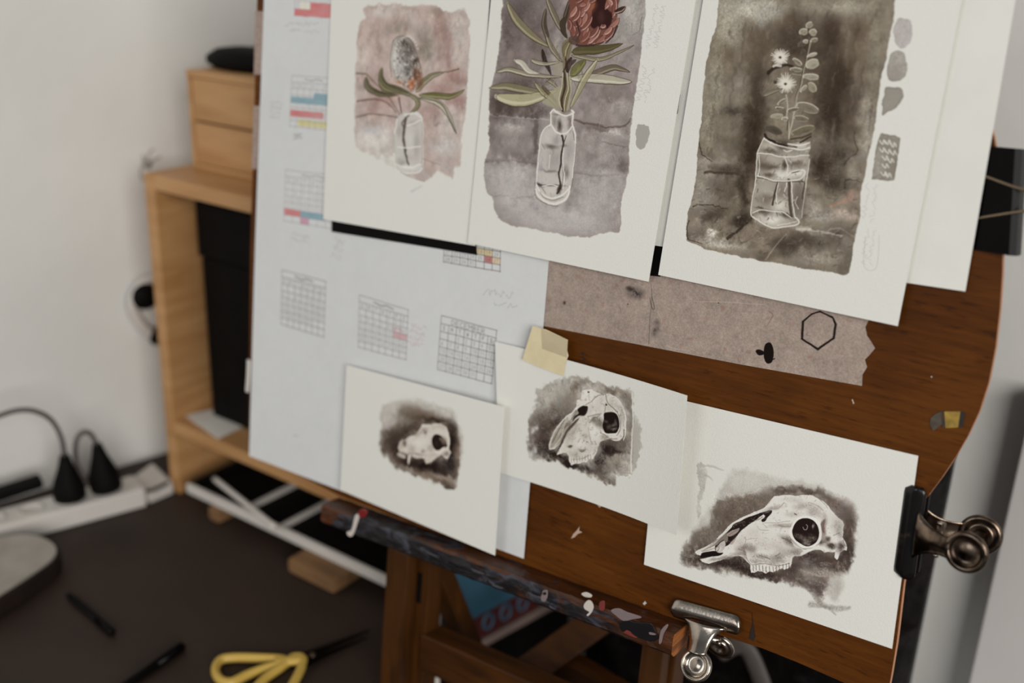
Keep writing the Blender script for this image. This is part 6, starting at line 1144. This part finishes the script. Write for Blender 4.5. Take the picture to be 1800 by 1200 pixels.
# ================================================================ bulldog clips and binder clip
def bulldog(o, a, b, c, L, mat, label, ring_off, neck_w=.0085, R_=.0135, tilt=.30, depth=.017, jaw=None):
    """o middle of the gripping edge; a along the jaw, b towards the handles, c out of the board"""
    a, b, c = [np.array(x) / np.linalg.norm(x) for x in (a, b, c)]
    t = thing('bulldog_clip', label, 'clip', o)
    def leaf_side(sg, base_c, boff):
        P3 = lambda x, y, z: o + a * x + b * y + c * (base_c + sg * z)
        # jaw: a curved plate with rounded corners
        n1, n2 = 24, 7; V = []; Fc = []
        for i in range(n1 + 1):
            x = (i / n1 - .5) * L; e = max(0, abs(x) - (L / 2 - .005)) / .005
            for j in range(n2 + 1):
                y = j / n2; cut = .005 * (1 - math.sqrt(max(0, 1 - e * e)))
                yy = cut + y * (depth - cut * 1.6) if depth > 0 else 0
                zz = .0028 * math.sin(math.pi * min(1, y * 1.05)) + .0015 * y
                V.append(P3(x, yy, zz))
        for i in range(n1):
            for j in range(n2): k = i * (n2 + 1) + j; Fc.append((k, k + 1, k + n2 + 2, k + n2 + 1))
        m0 = len(V); V += [np.array(p) - c * sg * .0009 for p in V]; Fc += [tuple(reversed([q + m0 for q in f_])) for f_ in Fc]
        rim = [i * (n2 + 1) for i in range(n1 + 1)] + [n1 * (n2 + 1) + j for j in range(1, n2 + 1)] + [i * (n2 + 1) + n2 for i in range(n1 - 1, -1, -1)] + [j for j in range(n2 - 1, 0, -1)]
        for k in range(len(rim)): p_, q_ = rim[k], rim[(k + 1) % len(rim)]; Fc.append((p_, q_, q_ + m0, p_ + m0))
        obj('jaw', V, Fc, jaw or mat, t, smooth=True)
        # neck: flares from the jaw and rises away from the board to the ring
        ro = np.array(ring_off); n1, n2 = 12, 8; V = []; Fc = []
        for i in range(n1 + 1):
            s_ = i / n1; y = depth * .8 + (ro[1] - R_ * .75 - depth * .8) * s_; w_ = neck_w * (1 + 1.1 * (1 - s_) ** 3) * (1 - .12 * s_)
            for j in range(n2 + 1):
                x = (j / n2 - .5) * 2 * w_ + ro[0] * s_ * .6; arch = .0035 * (1 - ((j / n2 - .5) * 2) ** 2)
                V.append(P3(x, y, .0035 + (ro[2] - .0035) * s_ ** 1.2 * (1 if sg > 0 else .8) + arch))
        for i in range(n1):
            for j in range(n2): k = i * (n2 + 1) + j; Fc.append((k, k + 1, k + n2 + 2, k + n2 + 1))
        m0 = len(V); V += [np.array(p) - c * sg * .0009 for p in V]; Fc += [tuple(reversed([q + m0 for q in f_])) for f_ in Fc]
        rim = [i * (n2 + 1) for i in range(n1 + 1)] + [n1 * (n2 + 1) + j for j in range(1, n2 + 1)] + [i * (n2 + 1) + n2 for i in range(n1 - 1, -1, -1)] + [j for j in range(n2 - 1, 0, -1)]
        for k in range(len(rim)): p_, q_ = rim[k], rim[(k + 1) % len(rim)]; Fc.append((p_, q_, q_ + m0, p_ + m0))
        obj('neck', V, Fc, mat, t, smooth=True)
        # finger ring: rolled rim round a dished plate with a hole
        cen = P3(ro[0], ro[1], ro[2]); ax = c * sg - b * tilt * sg * 0 + b * (-tilt); ax /= np.linalg.norm(ax)
        rr = R_ * .17
        prof = [(R_ - rr + rr * math.cos(th), rr * math.sin(th)) for th in np.linspace(-2.4, 2.4, 9)]
        lathe('ring', cen, ax, [(R_ * .32, -.0018), (R_ * .34, -.0034)] + [(R_ * .8, -.0022)] + prof + [(R_ * .78, -.0004), (R_ * .4, -.0022), (R_ * .3, -.0012)], mat, t, 36)
    leaf_side(1, .0008, 0); leaf_side(-1, -.0092, 0)
    # spring barrel and pins between the leaves
    p0 = o + a * -neck_w * 1.35 + b * (depth + .012) - c * .003; p1 = o + a * neck_w * 1.35 + b * (depth + .012) - c * .003
    lathe('spring', p0, p1 - p0, [(0, 0), (.0036, 0), (.0036, np.linalg.norm(p1 - p0)), (0, np.linalg.norm(p1 - p0))], mat, t, 14)
    for p_, s_ in ((p0, -1), (p1, 1)): lathe('rivet', p_ + c * .004, a * s_, [(0, -.001), (.0018, -.001), (.0024, .0016), (0, .002)], M['steel'], t, 12)
    return t
jo = onb((1580, 929), .002); ja = onb((1571, 1006), .002) - onb((1593, 846), .002); Lj = np.linalg.norm(ja); jb = np.cross(ja, BN); jb = jb if jb @ BX > 0 else -jb
rc = onb((1700, 968), .017) - jo; ja_ = ja / Lj; jb_ = jb / np.linalg.norm(jb)
bulldog(jo, ja, jb, -BN, Lj, M['tarnish'], 'tarnished dark bulldog clip gripping the right edge of the board', (rc @ ja_, rc @ jb_, .017), .0088, .0155, .1, .0165, M['jaw_black'])
ja = onb((1304, 1083), .003) - onb((1183, 1050), .003); Lj = np.linalg.norm(ja); jo = (onb((1304, 1083), .003) + onb((1183, 1050), .003)) / 2; jb = np.cross(ja, BN); jb = jb if jb @ BY > 0 else -jb
rc = onb((1227, 1166), .018) - jo; ja_ = ja / Lj; jb_ = jb / np.linalg.norm(jb)
bulldog(jo, ja, jb, -BN, Lj, M['steel'], 'shiny steel bulldog clip on the bottom edge of the board', (rc @ ja_, rc @ jb_, .018), .0095, .0142, .45, .0165)

bc = thing('binder_clip', 'large black binder clip on the right edge of the board', 'clip', onb((1760, 345), -.003))
uT, uL = uv((1728, 256), .001), uv((1708, 438), .001); us = uv((1786, 256), .008); us2 = uv((1776, 438), .008)
P_ = []
for (ul, ur, v_) in ((uT[0], us[0], uT[1]), (uL[0], us2[0], uL[1])):
    P_.append([B(ul, v_, .0012), B(ur, v_, .009), B(ur + .004, v_, .006), B(ur + .005, v_, -.003), B(ur + .004, v_, -.012), B(ur, v_, -.015), B(ul, v_, -.0072), B(ul, v_, -.0080), B(ur - .001, v_, -.0142), B(ur + .003, v_, -.0118), B(ur + .0042, v_, -.003), B(ur + .003, v_, .0055), B(ur - .001, v_, .0080), B(ul, v_, .0004)])
# the sheet-metal body: outer and inner outline, swept along the spine
out_ = [0, 1, 2, 3, 4, 5, 6]; inn = [13, 12, 11, 10, 9, 8, 7]
prof = [P_[0][k] for k in (0, 1, 2, 3, 4, 5, 6)] + [P_[0][k] * .999999 for k in (8, 9, 10, 11, 12, 13)]
prof2 = [P_[1][k] for k in (0, 1, 2, 3, 4, 5, 6)] + [P_[1][k] * .999999 for k in (8, 9, 10, 11, 12, 13)]
n = len(prof); obj('body', prof + prof2, [tuple(range(n)), tuple(range(2 * n - 1, n - 1, -1))] + [(i, i + n, (i + 1) % n + n, (i + 1) % n) for i in range(n)], M['blackgloss'], bc)
for dn, sg in ((.0025, 1), (-.0095, -1)):
    pts = [onb((1724, 306), dn), onb((1736, 311), dn), onb((1800, 333), dn + .008 * sg), onb((1850, 338), dn + .012 * sg), onb((1858, 352), dn + .012 * sg), onb((1850, 366), dn + .012 * sg), onb((1800, 371), dn + .008 * sg), onb((1728, 382), dn), onb((1716, 384), dn)]
    tube('wire_handle', pts, .0011, M['wire'], bc, 8)
